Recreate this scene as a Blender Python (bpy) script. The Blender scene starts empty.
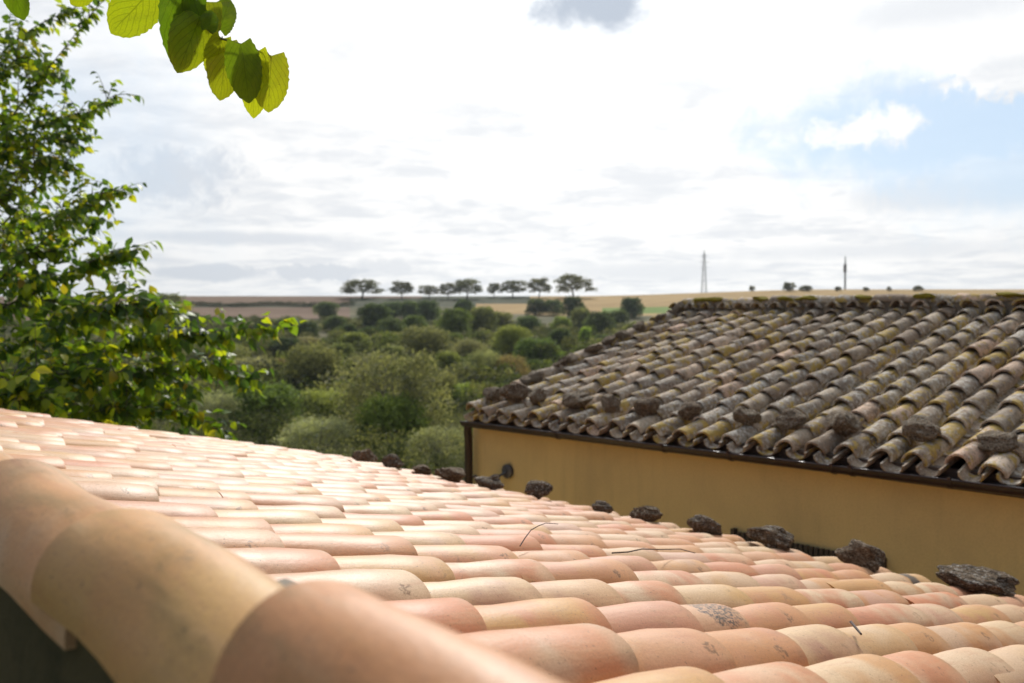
import bpy, math, random
import numpy as np
from mathutils import Vector, Matrix, Euler

random.seed(7)
rng = np.random.default_rng(7)
R = math.radians
scene = bpy.context.scene
COL = scene.collection

# ------------------------------------------------------------------ camera
EYE = 3.85                       # camera height above the yard
YAW, PITCH, FPX = 0.7544, 0.0281, 900.2
cam_d = bpy.data.cameras.new('camera')
cam = bpy.data.objects.new('camera', cam_d)
COL.objects.link(cam)
cam.location = (0, 0, EYE)
cam.rotation_euler = (math.pi / 2 - PITCH, 0, -YAW)
cam_d.sensor_width = 36
cam_d.lens = FPX / 1024 * 36
cam_d.clip_start = 0.05
cam_d.clip_end = 20000
cam_d.dof.use_dof = True
cam_d.dof.focus_distance = 2.0
cam_d.dof.aperture_fstop = 4.5
cam_d.dof.aperture_blades = 7
scene.camera = cam

# ------------------------------------------------------------------ sun, sky, exposure
SUN_AZ, SUN_EL = R(50), R(38)    # azimuth from +Y towards +X
SUN = Vector((math.sin(SUN_AZ) * math.cos(SUN_EL), math.cos(SUN_AZ) * math.cos(SUN_EL), math.sin(SUN_EL)))
sl = bpy.data.lights.new('sun', 'SUN')
sl.energy = 2.6
sl.angle = R(5)
sl.color = (1.0, 0.965, 0.91)
so = bpy.data.objects.new('sun', sl)
COL.objects.link(so)
so.rotation_euler = (-SUN).to_track_quat('-Z', 'Y').to_euler()
so.location = (0, 0, 60)

scene.view_settings.view_transform = 'Standard'
scene.view_settings.look = 'None'
scene.view_settings.gamma = 1
scene.view_settings.exposure = 0.12
scene.cycles.use_denoising = True
scene.cycles.max_bounces = 8
scene.cycles.transparent_max_bounces = 8


class NT:
    """small helper for writing node trees"""
    def __init__(self, tree):
        self.t = tree
        self.n = tree.nodes
        self.l = tree.links

    def node(self, typ, **kw):
        nd = self.n.new(typ)
        for k, v in kw.items():
            setattr(nd, k, v)
        return nd

    def put(self, sock, v):
        if isinstance(v, bpy.types.NodeSocket):
            self.l.new(v, sock)
        elif v is not None:
            if isinstance(v, (tuple, list, Vector)) and sock.type == 'RGBA' and len(v) == 3:
                v = (*v, 1)
            sock.default_value = v

    def math(self, op, a, b=None, c=None, clamp=False):
        nd = self.node('ShaderNodeMath', operation=op, use_clamp=clamp)
        self.put(nd.inputs[0], a)
        if b is not None: self.put(nd.inputs[1], b)
        if c is not None: self.put(nd.inputs[2], c)
        return nd.outputs[0]

    def vmath(self, op, a, b=None, out=0):
        nd = self.node('ShaderNodeVectorMath', operation=op)
        self.put(nd.inputs[0], a)
        if b is not None: self.put(nd.inputs[1], b)
        return nd.outputs[out]

    def scale(self, v, s):
        nd = self.node('ShaderNodeVectorMath', operation='SCALE')
        self.put(nd.inputs[0], v)
        self.put(nd.inputs['Scale'], s)
        return nd.outputs[0]

    def step(self, v, a, b, lo=0.0, hi=1.0):
        nd = self.node('ShaderNodeMapRange', interpolation_type='SMOOTHSTEP')
        self.put(nd.inputs[0], v)
        nd.inputs[1].default_value, nd.inputs[2].default_value = a, b
        nd.inputs[3].default_value, nd.inputs[4].default_value = lo, hi
        return nd.outputs[0]

    def noise(self, vec, scale=1, detail=3, rough=.55, dist=0, w=None, out='Fac'):
        nd = self.node('ShaderNodeTexNoise')
        if w is not None:
            nd.noise_dimensions = '4D'
            self.put(nd.inputs['W'], w)
        if vec is not None: self.put(nd.inputs['Vector'], vec)
        self.put(nd.inputs['Scale'], scale)
        nd.inputs['Detail'].default_value = detail
        nd.inputs['Roughness'].default_value = rough
        nd.inputs['Distortion'].default_value = dist
        return nd.outputs[out]

    def ramp(self, fac, stops, interp='LINEAR'):
        nd = self.node('ShaderNodeValToRGB')
        cr = nd.color_ramp
        cr.interpolation = interp
        while len(cr.elements) < len(stops):
            cr.elements.new(0.5)
        for e, (p, c) in zip(cr.elements, stops):
            e.position = p
            e.color = (*c, 1) if len(c) == 3 else c
        self.put(nd.inputs[0], fac)
        return nd.outputs[0]

    def mix(self, fac, a, b, mode='MIX'):
        nd = self.node('ShaderNodeMix', data_type='RGBA', blend_type=mode)
        self.put(nd.inputs[0], fac)
        self.put(nd.inputs[6], a)
        self.put(nd.inputs[7], b)
        return nd.outputs[2]

    def fmix(self, fac, a, b):
        nd = self.node('ShaderNodeMix', data_type='FLOAT')
        self.put(nd.inputs[0], fac)
        self.put(nd.inputs[2], a)
        self.put(nd.inputs[3], b)
        return nd.outputs[0]


F0 = Vector((math.sin(YAW), math.cos(YAW), 0))          # level forward
RT = Vector((math.cos(YAW), -math.sin(YAW), 0))         # right
FW = F0 * math.cos(PITCH) - Vector((0, 0, 1)) * math.sin(PITCH)
UP = Vector((0, 0, 1)) * math.cos(PITCH) + F0 * math.sin(PITCH)


def direction(px, py):
    return FW + RT * ((px - 512) / FPX) + UP * ((341.5 - py) / FPX)


def at(px, py, d):
    """the place in the world seen in that direction at depth d"""
    return Vector((0, 0, EYE)) + direction(px, py) * d


# world: hazy, mostly clouded sky, brightest round the sun, with a bluer opening
world = bpy.data.worlds.new('World')
scene.world = world
world.use_nodes = True
t = NT(world.node_tree)
t.n.clear()
sky = t.node('ShaderNodeTexSky', sky_type='NISHITA', sun_disc=False)
sky.sun_elevation = SUN_EL
sky.sun_rotation = SUN_AZ
sky.air_density = 1.0
sky.dust_density = 1.5
sky.ozone_density = 1.0
gen = t.node('ShaderNodeTexCoord').outputs['Generated']
D = t.vmath('NORMALIZE', gen)
sep = t.node('ShaderNodeSeparateXYZ')
t.put(sep.inputs[0], D)
dz = t.math('MAXIMUM', sep.outputs[2], 0.0)
inv = t.math('DIVIDE', 1.0, t.math('ADD', dz, 0.10))
P = t.scale(D, inv)                                   # cloud layer seen in perspective
PF = t.node('ShaderNodeMapping')
t.put(PF.inputs[0], P)
PF.inputs['Rotation'].default_value = (0, 0, YAW)     # forward becomes local +Y
PF.inputs['Scale'].default_value = (1, 1, 1)
P = PF.outputs[0]
n1 = t.noise(P, 0.85, 6, .55, .35)
n2 = t.noise(t.vmath('ADD', P, (7.3, 2.1, 4.4)), 1.9, 6, .58, .3)
dsun = t.vmath('DOT_PRODUCT', D, tuple(SUN), out=1)
HALO = 4.0
glow = t.step(dsun, .25, 1.0)


wob = t.noise(D, 14, 8, .64, .4)
wob_fine = t.noise(D, 46, 6, .62, .3)


def blob(px, py, rx, ry, soft=.6):
    """soft elliptical patch of sky round a direction, its edge broken by noise"""
    c = direction(px, py).normalized()
    ax = Vector((0, 0, 1)).cross(c).normalized()
    ay = c.cross(ax)
    a = t.math('DIVIDE', t.vmath('DOT_PRODUCT', D, tuple(ax), out=1), rx / FPX)
    b = t.math('DIVIDE', t.vmath('DOT_PRODUCT', D, tuple(ay), out=1), ry / FPX)
    d2 = t.math('ADD', t.math('MULTIPLY', a, a), t.math('MULTIPLY', b, b))
    front = t.step(t.vmath('DOT_PRODUCT', D, tuple(c), out=1), 0, .2)
    r = t.math('SQRT', d2)
    r = t.math('ADD', r, t.math('MULTIPLY', t.math('SUBTRACT', wob if rx > 60 else wob_fine, .5), 1.9 if rx > 60 else 3.0))
    return t.math('MULTIPLY', t.step(r, 1 + soft, 1 - soft, 0, 1), front)


# how much cloud stands in each direction
n3 = t.noise(t.vmath('ADD', P, (1.3, 8.1, 2.4)), 3.4, 8, .62, .5)
cover = t.math('ADD', n1, t.math('MULTIPLY', glow, .35))
cover = t.step(t.math('ADD', cover, t.math('MULTIPLY', t.math('SUBTRACT', n3, .5), .25)), .30, .50)
open1 = blob(945, 125, 150, 52, .5)
open2 = blob(1010, 150, 90, 60, .6)
open3 = blob(40, 150, 120, 90, .9)
opening = t.math('MAXIMUM', open1, t.math('MULTIPLY', open2, .8))
puff = t.math('MAXIMUM', t.math('MAXIMUM', blob(848, 134, 40, 11, .5), blob(893, 125, 22, 15, .5)), blob(1005, 48, 52, 36, .25))
opening = t.math('MULTIPLY', opening, t.math('SUBTRACT', 1, puff))
opening = t.math('MAXIMUM', opening, t.math('MULTIPLY', open3, .45))
cover = t.math('MULTIPLY', cover, t.math('SUBTRACT', 1, t.math('MULTIPLY', opening, .95)))
low = t.step(sep.outputs[2], .0, .16, 1, 0)            # thin white veil towards the horizon
cover = t.math('MAXIMUM', cover, t.math('MULTIPLY', low, .85))
# grey undersides
grey = t.math('MULTIPLY', t.step(t.math('ADD', t.math('MULTIPLY', n2, .6), t.math('MULTIPLY', n3, .4)), .43, .62), .42)
for (px, py, rx, ry, s, k) in ((584, 4, 64, 32, .6, 1.0), (575, 45, 40, 10, .8, .25), (180, 176, 50, 28, .6, .6), (205, 273, 62, 8, .3, .62), (310, 272, 52, 8, .3, .58), (390, 268, 40, 8, .5, .4),
                               (240, 238, 120, 6, .6, .5), (650, 272, 90, 10, .7, .38), (940, 6, 110, 18, .8, .45), (540, 140, 60, 10, .9, .2), (950, 195, 100, 16, .6, .45), (620, 130, 90, 8, .8, .25), (880, 250, 130, 8, .7, .35)):
    grey = t.math('MAXIMUM', grey, t.math('MULTIPLY', blob(px, py, rx, ry, s), k))
halo = t.math('POWER', t.step(dsun, .90, 1.0), 1.2)    # the veiled sun lights up the cloud around it
white = t.mix(t.math('POWER', glow, 1.0), (.18, .205, .25), (1.12, 1.11, 1.09))
white = t.mix(halo, white, (HALO, HALO * .985, HALO * .95))
shade_ = t.mix(glow, (.24, .28, .34), (.52, .58, .67))
cloud = t.mix(grey, white, shade_)
cloud10 = t.mix(1.0, cloud, (10, 10, 10), 'MULTIPLY')
bluesky = t.mix(.75, sky.outputs[0], (4.9, 6.7, 8.8))
skycol = t.mix(cover, bluesky, cloud10)
below = t.step(sep.outputs[2], -.03, 0.0, 1, 0)
skycol = t.mix(below, skycol, (1.6, 1.5, 1.2))
bg = t.node('ShaderNodeBackground')
t.put(bg.inputs[0], skycol)
bg.inputs[1].default_value = 0.1
wo = t.node('ShaderNodeOutputWorld')
t.l.new(bg.outputs[0], wo.inputs[0])

# ------------------------------------------------------------------ materials


def material(name):
    m = bpy.data.materials.new(name)
    m.use_nodes = True
    k = NT(m.node_tree)
    k.n.clear()
    out = k.node('ShaderNodeOutputMaterial')
    b = k.node('ShaderNodeBsdfPrincipled')
    k.l.new(b.outputs[0], out.inputs[0])
    k.b, k.out = b, out
    return m, k


def rnd_of(k):
    oi = k.node('ShaderNodeObjectInfo').outputs['Random']
    at_ = k.node('ShaderNodeAttribute', attribute_name='rnd').outputs['Fac']
    return k.math('FRACT', k.math('ADD', oi, at_))


def bump(k, h, dist, strength=1.0):
    nd = k.node('ShaderNodeBump')
    nd.inputs['Distance'].default_value = dist
    nd.inputs['Strength'].default_value = strength
    k.put(nd.inputs['Height'], h)
    k.l.new(nd.outputs[0], k.b.inputs['Normal'])


def hash2(k, r, mul):
    return k.math('FRACT', k.math('MULTIPLY', r, mul))


def new_tile_mat(name='new_clay', marks=True, moss=0.0, even=1.0):
    m, k = material(name)
    r = rnd_of(k)
    obj = k.node('ShaderNodeTexCoord').outputs['Object']
    uv = k.node('ShaderNodeUVMap').outputs[0]
    su = k.node('ShaderNodeSeparateXYZ'); k.put(su.inputs[0], uv)
    u, v = su.outputs[0], su.outputs[1]
    w = k.math('MULTIPLY', r, 57.0)
    if even < 1:                     # one batch, all nearly the same colour
        r = k.math('ADD', .16, k.math('MULTIPLY', r, .30))
    base = k.ramp(r, [(0, (.58, .195, .075)), (.16, (.60, .27, .115)), (.32, (.59, .31, .085)), (.46, (.70, .52, .32)), (.56, (.57, .24, .105)),
                      (.68, (.60, .37, .26)), (.80, (.60, .20, .075)), (.90, (.66, .46, .27)), (1, (.62, .34, .14))])
    alt = k.ramp(hash2(k, r, 7.31), [(0, (.59, .35, .11)), (.35, (.57, .20, .08)), (.65, (.68, .49, .30)), (1, (.50, .27, .16))])
    big = k.noise(obj, 7.0, 2, .5, .4, w)
    c = k.mix(k.math('MULTIPLY', k.step(big, .42, .66), even), base, alt)
    # long smears left by the hand and the mould, along the tile
    mp = k.node('ShaderNodeMapping'); k.put(mp.inputs[0], obj)
    mp.inputs['Scale'].default_value = (6, 55, 55)
    st = k.noise(mp.outputs[0], 1.0, 3, .6, .2, w)
    c = k.mix(k.math('MULTIPLY', k.step(st, .47, .75), .32), c, (.62, .38, .19))
    c = k.mix(k.math('MULTIPLY', k.step(st, .46, .25), .4), c, (.46, .17, .075))
    # salt bloom
    bl = k.noise(obj, 14, 4, .62, .3, k.math('ADD', w, 9))
    c = k.mix(k.math('MULTIPLY', k.step(bl, .52, .72), .24), c, (.64, .45, .28))
    # dust and dirt
    d1 = k.noise(obj, 26, 5, .7, .5, k.math('ADD', w, 3))
    c = k.mix(k.math('MULTIPLY', k.step(d1, .58, .74), .55), c, (.20, .12, .055))
    d2 = k.noise(obj, 170, 2, .6, 0, w)
    c = k.mix(k.math('MULTIPLY', k.step(d2, .64, .72), .6), c, (.12, .07, .04))
    gr_ = k.noise(obj, 320, 3, .7, 0, w)        # sandy grain of the fired clay
    c = k.mix(k.math('MULTIPLY', k.step(gr_, .40, .62), .30), c, (.36, .17, .08))
    # grime collects close to the lower lip
    lip = k.math('MULTIPLY', k.step(v, .90, 1.0), k.step(d1, .35, .6, 0, 1.0 if even == 1 else .3))
    c = k.mix(k.math('MULTIPLY', lip, .35), c, (.34, .22, .10))
    if marks:  # the little pressed mark each maker leaves
        du = k.math('SUBTRACT', u, k.math('ADD', .66, k.math('MULTIPLY', hash2(k, r, 13.7), .12)))
        dv = k.math('SUBTRACT', v, k.math('ADD', .80, k.math('MULTIPLY', hash2(k, r, 5.9), .10)))
        dd = k.math('SQRT', k.math('ADD', k.math('POWER', k.math('MULTIPLY', du, 15), 2), k.math('POWER', k.math('MULTIPLY', dv, 30), 2)))
        dd = k.math('ADD', dd, k.math('MULTIPLY', k.math('SUBTRACT', k.noise(obj, 90, 3, .6), .5), 1.8))
        ring = k.math('MULTIPLY', k.step(dd, 1.05, .7), k.step(hash2(k, r, 3.3), .55, .58))
        ring = k.math('MULTIPLY', ring, k.step(k.noise(obj, 130, 3, .6, .3, w), .42, .58))
        c = k.mix(k.math('MULTIPLY', ring, .85), c, (.20, .095, .035))
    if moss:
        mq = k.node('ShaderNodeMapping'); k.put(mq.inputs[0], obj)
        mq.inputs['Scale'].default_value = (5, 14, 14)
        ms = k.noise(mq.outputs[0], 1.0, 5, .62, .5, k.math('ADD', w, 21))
        side = k.step(u, .52, .90)       # moss thickened on one side, painting that side's shade into the colour
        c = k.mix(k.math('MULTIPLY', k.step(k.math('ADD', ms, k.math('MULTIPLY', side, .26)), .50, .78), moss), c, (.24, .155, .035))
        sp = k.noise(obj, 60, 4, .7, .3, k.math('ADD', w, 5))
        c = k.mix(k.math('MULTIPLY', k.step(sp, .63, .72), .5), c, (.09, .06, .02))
    k.put(k.b.inputs['Base Color'], c)
    k.put(k.b.inputs['Roughness'], k.math('ADD', .44, k.math('MULTIPLY', bl, .12)))
    k.b.inputs['Specular IOR Level'].default_value = .42
    k.b.inputs['Sheen Weight'].default_value = .06
    k.b.inputs['Sheen Roughness'].default_value = .28
    h = k.math('ADD', k.math('MULTIPLY', st, .5), k.math('MULTIPLY', k.noise(obj, 120, 4, .65, 0, w), .5))
    bump(k, h, .0025, .55)
    return m


def patchy_tile_mat(name, cu, cv, ru, rv, dark):
    """a new clay tile with one patch of lichen or of solid dark colour on it"""
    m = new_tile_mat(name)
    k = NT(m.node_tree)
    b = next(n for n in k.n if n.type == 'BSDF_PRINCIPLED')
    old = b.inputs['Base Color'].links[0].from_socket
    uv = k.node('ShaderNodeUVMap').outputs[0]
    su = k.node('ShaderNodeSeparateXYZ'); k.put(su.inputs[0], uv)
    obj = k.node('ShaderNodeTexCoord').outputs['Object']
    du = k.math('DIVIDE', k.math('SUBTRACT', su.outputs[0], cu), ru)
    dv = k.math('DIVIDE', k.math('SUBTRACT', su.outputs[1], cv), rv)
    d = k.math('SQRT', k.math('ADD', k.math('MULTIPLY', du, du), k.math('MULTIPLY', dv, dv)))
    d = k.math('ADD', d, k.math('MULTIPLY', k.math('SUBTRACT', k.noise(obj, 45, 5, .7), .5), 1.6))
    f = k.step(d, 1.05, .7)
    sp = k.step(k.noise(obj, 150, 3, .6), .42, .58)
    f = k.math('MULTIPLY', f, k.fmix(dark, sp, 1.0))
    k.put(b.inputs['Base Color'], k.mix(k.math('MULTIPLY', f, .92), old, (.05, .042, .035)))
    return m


def old_tile_mat(name='old_clay'):
    m, k = material(name)
    r = rnd_of(k)
    obj = k.node('ShaderNodeTexCoord').outputs['Object']
    w = k.math('MULTIPLY', r, 91.0)
    base = k.ramp(r, [(0, (0.297, 0.222, 0.159)), (.3, (0.444, 0.355, 0.262)), (.5, (0.268, 0.221, 0.174)), (.62, (0.557, 0.455, 0.339)), (.76, (0.377, 0.303, 0.215)),
                      (.84, (0.656, 0.450, 0.323)), (.92, (0.682, 0.533, 0.398)), (1, (0.359, 0.304, 0.247))])
    n = k.noise(obj, 11, 4, .6, .5, w)
    c = k.mix(k.step(n, .40, .68), base, (.22, .16, .115))
    # crusts of pale grey lichen
    g = k.noise(obj, 34, 5, .68, .3, k.math('ADD', w, 4))
    amount = k.math('MULTIPLY', hash2(k, r, 3.7), .10)
    c = k.mix(k.math('MULTIPLY', k.step(k.math('ADD', g, amount), .56, .66), .66), c, (.64, .62, .56))
    # olive and orange lichen on some of the tiles
    y = k.noise(obj, 15, 4, .6, .4, k.math('ADD', w, 12))
    isy = k.math('MULTIPLY', hash2(k, r, 11.3), .165)
    c = k.mix(k.math('MULTIPLY', k.step(k.math('ADD', y, isy), .62, .70), .85), c, (.44, .30, .06))
    o = k.noise(obj, 20, 3, .6, .2, k.math('ADD', w, 33))
    c = k.mix(k.step(k.math('ADD', o, k.math('MULTIPLY', hash2(k, r, 17.9), .08)), .735, .78), c, (.48, .27, .03))
    # black specks
    s = k.noise(obj, 75, 4, .7, .2, k.math('ADD', w, 7))
    c = k.mix(k.math('MULTIPLY', k.step(s, .54, .66), .85), c, (.045, .035, .026))
    k.put(k.b.inputs['Base Color'], c)
    k.b.inputs['Roughness'].default_value = .9
    k.b.inputs['Specular IOR Level'].default_value = .3
    bump(k, k.math('ADD', g, k.math('MULTIPLY', s, .7)), .008, .7)
    return m


def stone_mat(name='lichen_stone', dark=(.12, .088, .06), pale=(.68, .65, .59), ochre=.5):
    m, k = material(name)
    r = k.node('ShaderNodeObjectInfo').outputs['Random']
    obj = k.node('ShaderNodeTexCoord').outputs['Object']
    w = k.math('MULTIPLY', r, 40.0)
    n = k.noise(obj, 5, 5, .65, .4, w)
    c = k.mix(k.step(n, .40, .62), dark, (.26, .19, .125))
    g = k.noise(obj, 11, 6, .78, .3, k.math('ADD', w, 3))
    c = k.mix(k.math('MULTIPLY', k.step(g, .525, .595), .8), c, pale)
    y = k.noise(obj, 5, 4, .65, .3, k.math('ADD', w, 9))
    c = k.mix(k.math('MULTIPLY', k.step(y, .62, .70), ochre), c, (.30, .19, .05))
    s = k.noise(obj, 22, 4, .7, 0, w)
    c = k.mix(k.math('MULTIPLY', k.step(s, .50, .60), .85), c, (.02, .017, .013))
    k.put(k.b.inputs['Base Color'], c)
    k.b.inputs['Roughness'].default_value = .95
    k.b.inputs['Specular IOR Level'].default_value = .2
    bump(k, k.math('ADD', k.math('MULTIPLY', g, .6), s), .03, 1.0)
    return m


def stucco_mat(name, col, dirt, scale=1.0):
    m, k = material(name)
    obj = k.node('ShaderNodeTexCoord').outputs['Object']
    n = k.noise(obj, 1.3 * scale, 4, .6, .5)
    c = k.mix(k.math('MULTIPLY', k.step(n, .42, .72), .6), col, dirt)
    mp = k.node('ShaderNodeMapping'); k.put(mp.inputs[0], obj)
    mp.inputs['Scale'].default_value = (9, 9, .7)
    s = k.noise(mp.outputs[0], 1.0, 4, .6)
    c = k.mix(k.math('MULTIPLY', k.step(s, .50, .75), .5), c, dirt)
    f = k.noise(obj, 70, 4, .7)
    c = k.mix(k.math('MULTIPLY', k.step(f, .4, .7), .10), c, (.15, .10, .05))
    k.put(k.b.inputs['Base Color'], c)
    k.b.inputs['Roughness'].default_value = .92
    k.b.inputs['Specular IOR Level'].default_value = .2
    bump(k, f, .004, .5)
    return m


def plain_mat(name, col, rough=.6, metal=0.0, var=.25, sc=20, spec=.5):
    m, k = material(name)
    obj = k.node('ShaderNodeTexCoord').outputs['Object']
    n = k.noise(obj, sc, 4, .6)
    dk = tuple(x * (1 - var) for x in col)
    lt = tuple(min(1, x * (1 + var)) for x in col)
    k.put(k.b.inputs['Base Color'], k.mix(k.step(n, .3, .7), dk, lt))
    k.b.inputs['Roughness'].default_value = rough
    k.b.inputs['Metallic'].default_value = metal
    k.b.inputs['Specular IOR Level'].default_value = spec
    return m


def bark_mat(name='bark', a=(.06, .05, .04), b=(.15, .13, .11)):
    m, k = material(name)
    obj = k.node('ShaderNodeTexCoord').outputs['Object']
    mp = k.node('ShaderNodeMapping'); k.put(mp.inputs[0], obj)
    mp.inputs['Scale'].default_value = (14, 14, 3)
    n = k.noise(mp.outputs[0], 1, 5, .65, .4)
    k.put(k.b.inputs['Base Color'], k.mix(k.step(n, .35, .65), a, b))
    k.b.inputs['Roughness'].default_value = .9
    bump(k, n, .02, .8)
    return m


def crown_mat(name='valley_leaves'):
    """small-leaved evergreen; each tree's own hue is its object colour"""
    m, k = material(name)
    oi = k.node('ShaderNodeObjectInfo')
    a = k.node('ShaderNodeAttribute', attribute_name='rnd').outputs['Fac']
    hue = k.mix(a, (.38, .42, .38), (2.0, 1.8, 1.4))
    c = k.mix(1.0, oi.outputs['Color'], hue, 'MULTIPLY')
    k.put(k.b.inputs['Base Color'], c)
    k.b.inputs['Roughness'].default_value = .75
    k.b.inputs['Specular IOR Level'].default_value = .15
    tr = k.node('ShaderNodeBsdfTranslucent')
    k.put(tr.inputs[0], k.mix(1.0, c, (1.3, 1.35, .6), 'MULTIPLY'))
    ms = k.node('ShaderNodeMixShader')
    ms.inputs[0].default_value = .38
    k.l.new(k.b.outputs[0], ms.inputs[1]); k.l.new(tr.outputs[0], ms.inputs[2])
    k.l.new(ms.outputs[0], k.out.inputs[0])
    return m


def leaf_mat(name, stops, trans=.5, veins=False, gloss=.35):
    m, k = material(name)
    r = rnd_of(k)
    c = k.ramp(r, stops)
    uv = k.node('ShaderNodeUVMap').outputs[0]
    su = k.node('ShaderNodeSeparateXYZ'); k.put(su.inputs[0], uv)
    u, v = su.outputs[0], su.outputs[1]
    au = k.math('ABSOLUTE', k.math('SUBTRACT', u, .5))
    obj = k.node('ShaderNodeTexCoord').outputs['Object']
    if veins:
        mid = k.step(au, .018, .006)
        ph = k.math('FRACT', k.math('MULTIPLY', k.math('SUBTRACT', v, k.math('MULTIPLY', au, 1.1)), 6.5))
        side = k.step(k.math('ABSOLUTE', k.math('SUBTRACT', ph, .5)), .10, .04)
        net = k.node('ShaderNodeTexVoronoi', feature='DISTANCE_TO_EDGE')
        k.put(net.inputs['Vector'], uv); net.inputs['Scale'].default_value = 17
        nv = k.math('MULTIPLY', k.step(net.outputs['Distance'], .05, .01), .5)
        vein = k.math('MAXIMUM', k.math('MAXIMUM', mid, k.math('MULTIPLY', side, .8)), nv)
        c = k.mix(k.math('MULTIPLY', vein, .75), c, k.mix(.65, c, (.03, .05, .005)))
        blot = k.noise(obj, 30, 4, .65)
        c = k.mix(k.math('MULTIPLY', k.step(blot, .5, .7), .35), c, (.18, .26, .02))
        sp = k.noise(obj, 160, 3, .6)
        c = k.mix(k.math('MULTIPLY', k.step(sp, .68, .73), .7), c, (.10, .06, .01))
        bump(k, k.math('MULTIPLY', vein, -1), .0015, .6)
    else:
        c = k.mix(k.math('MULTIPLY', k.step(au, .06, .02), .3), c, (.25, .30, .08))
    k.put(k.b.inputs['Base Color'], c)
    k.b.inputs['Roughness'].default_value = gloss
    tr = k.node('ShaderNodeBsdfTranslucent')
    k.put(tr.inputs[0], k.mix(1.0, c, (1.45, 1.4, .5), 'MULTIPLY'))
    ms = k.node('ShaderNodeMixShader')
    ms.inputs[0].default_value = trans
    k.l.new(k.b.outputs[0], ms.inputs[1]); k.l.new(tr.outputs[0], ms.inputs[2])
    k.l.new(ms.outputs[0], k.out.inputs[0])
    return m


def ground_mat(name, cols, scale=.08, rows=None):
    m, k = material(name)
    obj = k.node('ShaderNodeTexCoord').outputs['Object']
    n = k.noise(obj, scale, 6, .62, .3)
    c = k.ramp(n, [(.3, cols[0]), (.5, cols[1]), (.7, cols[2])])
    f = k.noise(obj, scale * 14, 5, .65)
    c = k.mix(k.math('MULTIPLY', k.step(f, .4, .65), .4), c, cols[0])
    if rows:
        mp = k.node('ShaderNodeMapping'); k.put(mp.inputs[0], obj)
        mp.inputs['Rotation'].default_value = (0, 0, YAW + .12)
        mp.inputs['Scale'].default_value = (.01, rows, 1)
        s = k.noise(mp.outputs[0], 1.0, 4, .6)
        c = k.mix(k.math('MULTIPLY', k.step(s, .42, .62), .5), c, cols[2])
    k.put(k.b.inputs['Base Color'], c)
    k.b.inputs['Roughness'].default_value = .95
    k.b.inputs['Specular IOR Level'].default_value = .1
    return m


M = dict(
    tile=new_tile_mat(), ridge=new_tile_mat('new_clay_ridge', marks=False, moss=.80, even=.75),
    tile_lichen=patchy_tile_mat('clay_with_lichen', .60, .86, .26, .14, 0.15), tile_dark=patchy_tile_mat('clay_with_dark_patch', .62, .62, .5, .14, 1.0),
    old=old_tile_mat(), stone=stone_mat(), stone2=stone_mat('grey_stone', (.20, .165, .13), (.66, .63, .57), .8),
    stone4=stone_mat('weathered_stone', (.30, .235, .165), (.60, .56, .48), .9), stone3=stone_mat('brown_stone', (.18, .12, .075), (.58, .52, .43), .8), mortar=stucco_mat('mortar', (.30, .26, .21), (.17, .15, .11), 6), deck=plain_mat('deck', (.07, .05, .04), .9),
    yellow=stucco_mat('yellow_stucco', (.78, .58, .26), (.62, .46, .22)), mossy_shade=stucco_mat('mossy_shade_wall', (.095, .078, .036), (.030, .032, .014), 9),
    gutter=plain_mat('brown_metal', (.036, .020, .019), .30, 0.0, .15, 6), brown=plain_mat('brown_wood', (.055, .038, .030), .6),
    slat=plain_mat('dark_slat', (.050, .042, .040), .5), grey_metal=plain_mat('grey_metal', (.10, .10, .12), .4, .4), lens=plain_mat('pale_rim', (.55, .55, .56), .3),
    steel=plain_mat('galvanised_steel', (.30, .33, .36), .5, .3), crown=crown_mat(), bark=bark_mat(), pale_bark=bark_mat('pale_bark', (.12, .11, .10), (.26, .24, .21)),
    leaf=leaf_mat('glossy_leaf', [(0, (.05, .11, .03)), (.34, (.09, .175, .03)), (.58, (.19, .29, .022)), (.86, (.33, .42, .025)), (.97, (.54, .52, .035)), (1, (.26, .18, .03))], .58, gloss=.42),
    bigleaf=leaf_mat('veined_leaf', [(0, (.065, .13, .008)), (.5, (.13, .20, .010)), (1, (.28, .32, .016))], .66, True, .4),
    moss=stucco_mat('yellow_moss', (.30, .25, .03), (.12, .11, .025), 12), twig=plain_mat('dry_twig', (.06, .035, .025), .8), stem=plain_mat('green_stem', (.14, .13, .03), .6),
    earth=ground_mat('earth', ((.055, .065, .028), (.11, .10, .05), (.20, .16, .09)), .05),
    yard=ground_mat('yard', ((.16, .14, .11), (.22, .19, .15), (.27, .24, .19)), .6),
    plough=ground_mat('plough', ((.115, .070, .045), (.15, .094, .06), (.20, .135, .09)), .02, .10),
    stubble=ground_mat('stubble', ((.29, .19, .075), (.36, .24, .10), (.43, .30, .14)), .02, .10),
    grass=ground_mat('meadow', ((.11, .17, .035), (.16, .23, .05), (.22, .28, .07)), .04),
    bank=ground_mat('bank', ((.042, .050, .028), (.062, .068, .036), (.085, .082, .048)), .05),
)

# ------------------------------------------------------------------ building helpers


def empty(name, loc, label=None, cat=None, group=None):
    o = bpy.data.objects.new(name, None)
    o.empty_display_size = .2
    o.location = loc
    COL.objects.link(o)
    tag(o, label, cat, group)
    return o


def tag(o, label=None, cat=None, group=None, kind=None):
    if label: o['label'] = label
    if cat: o['category'] = cat
    if group: o['group'] = group
    if kind: o['kind'] = kind
    return o


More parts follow.
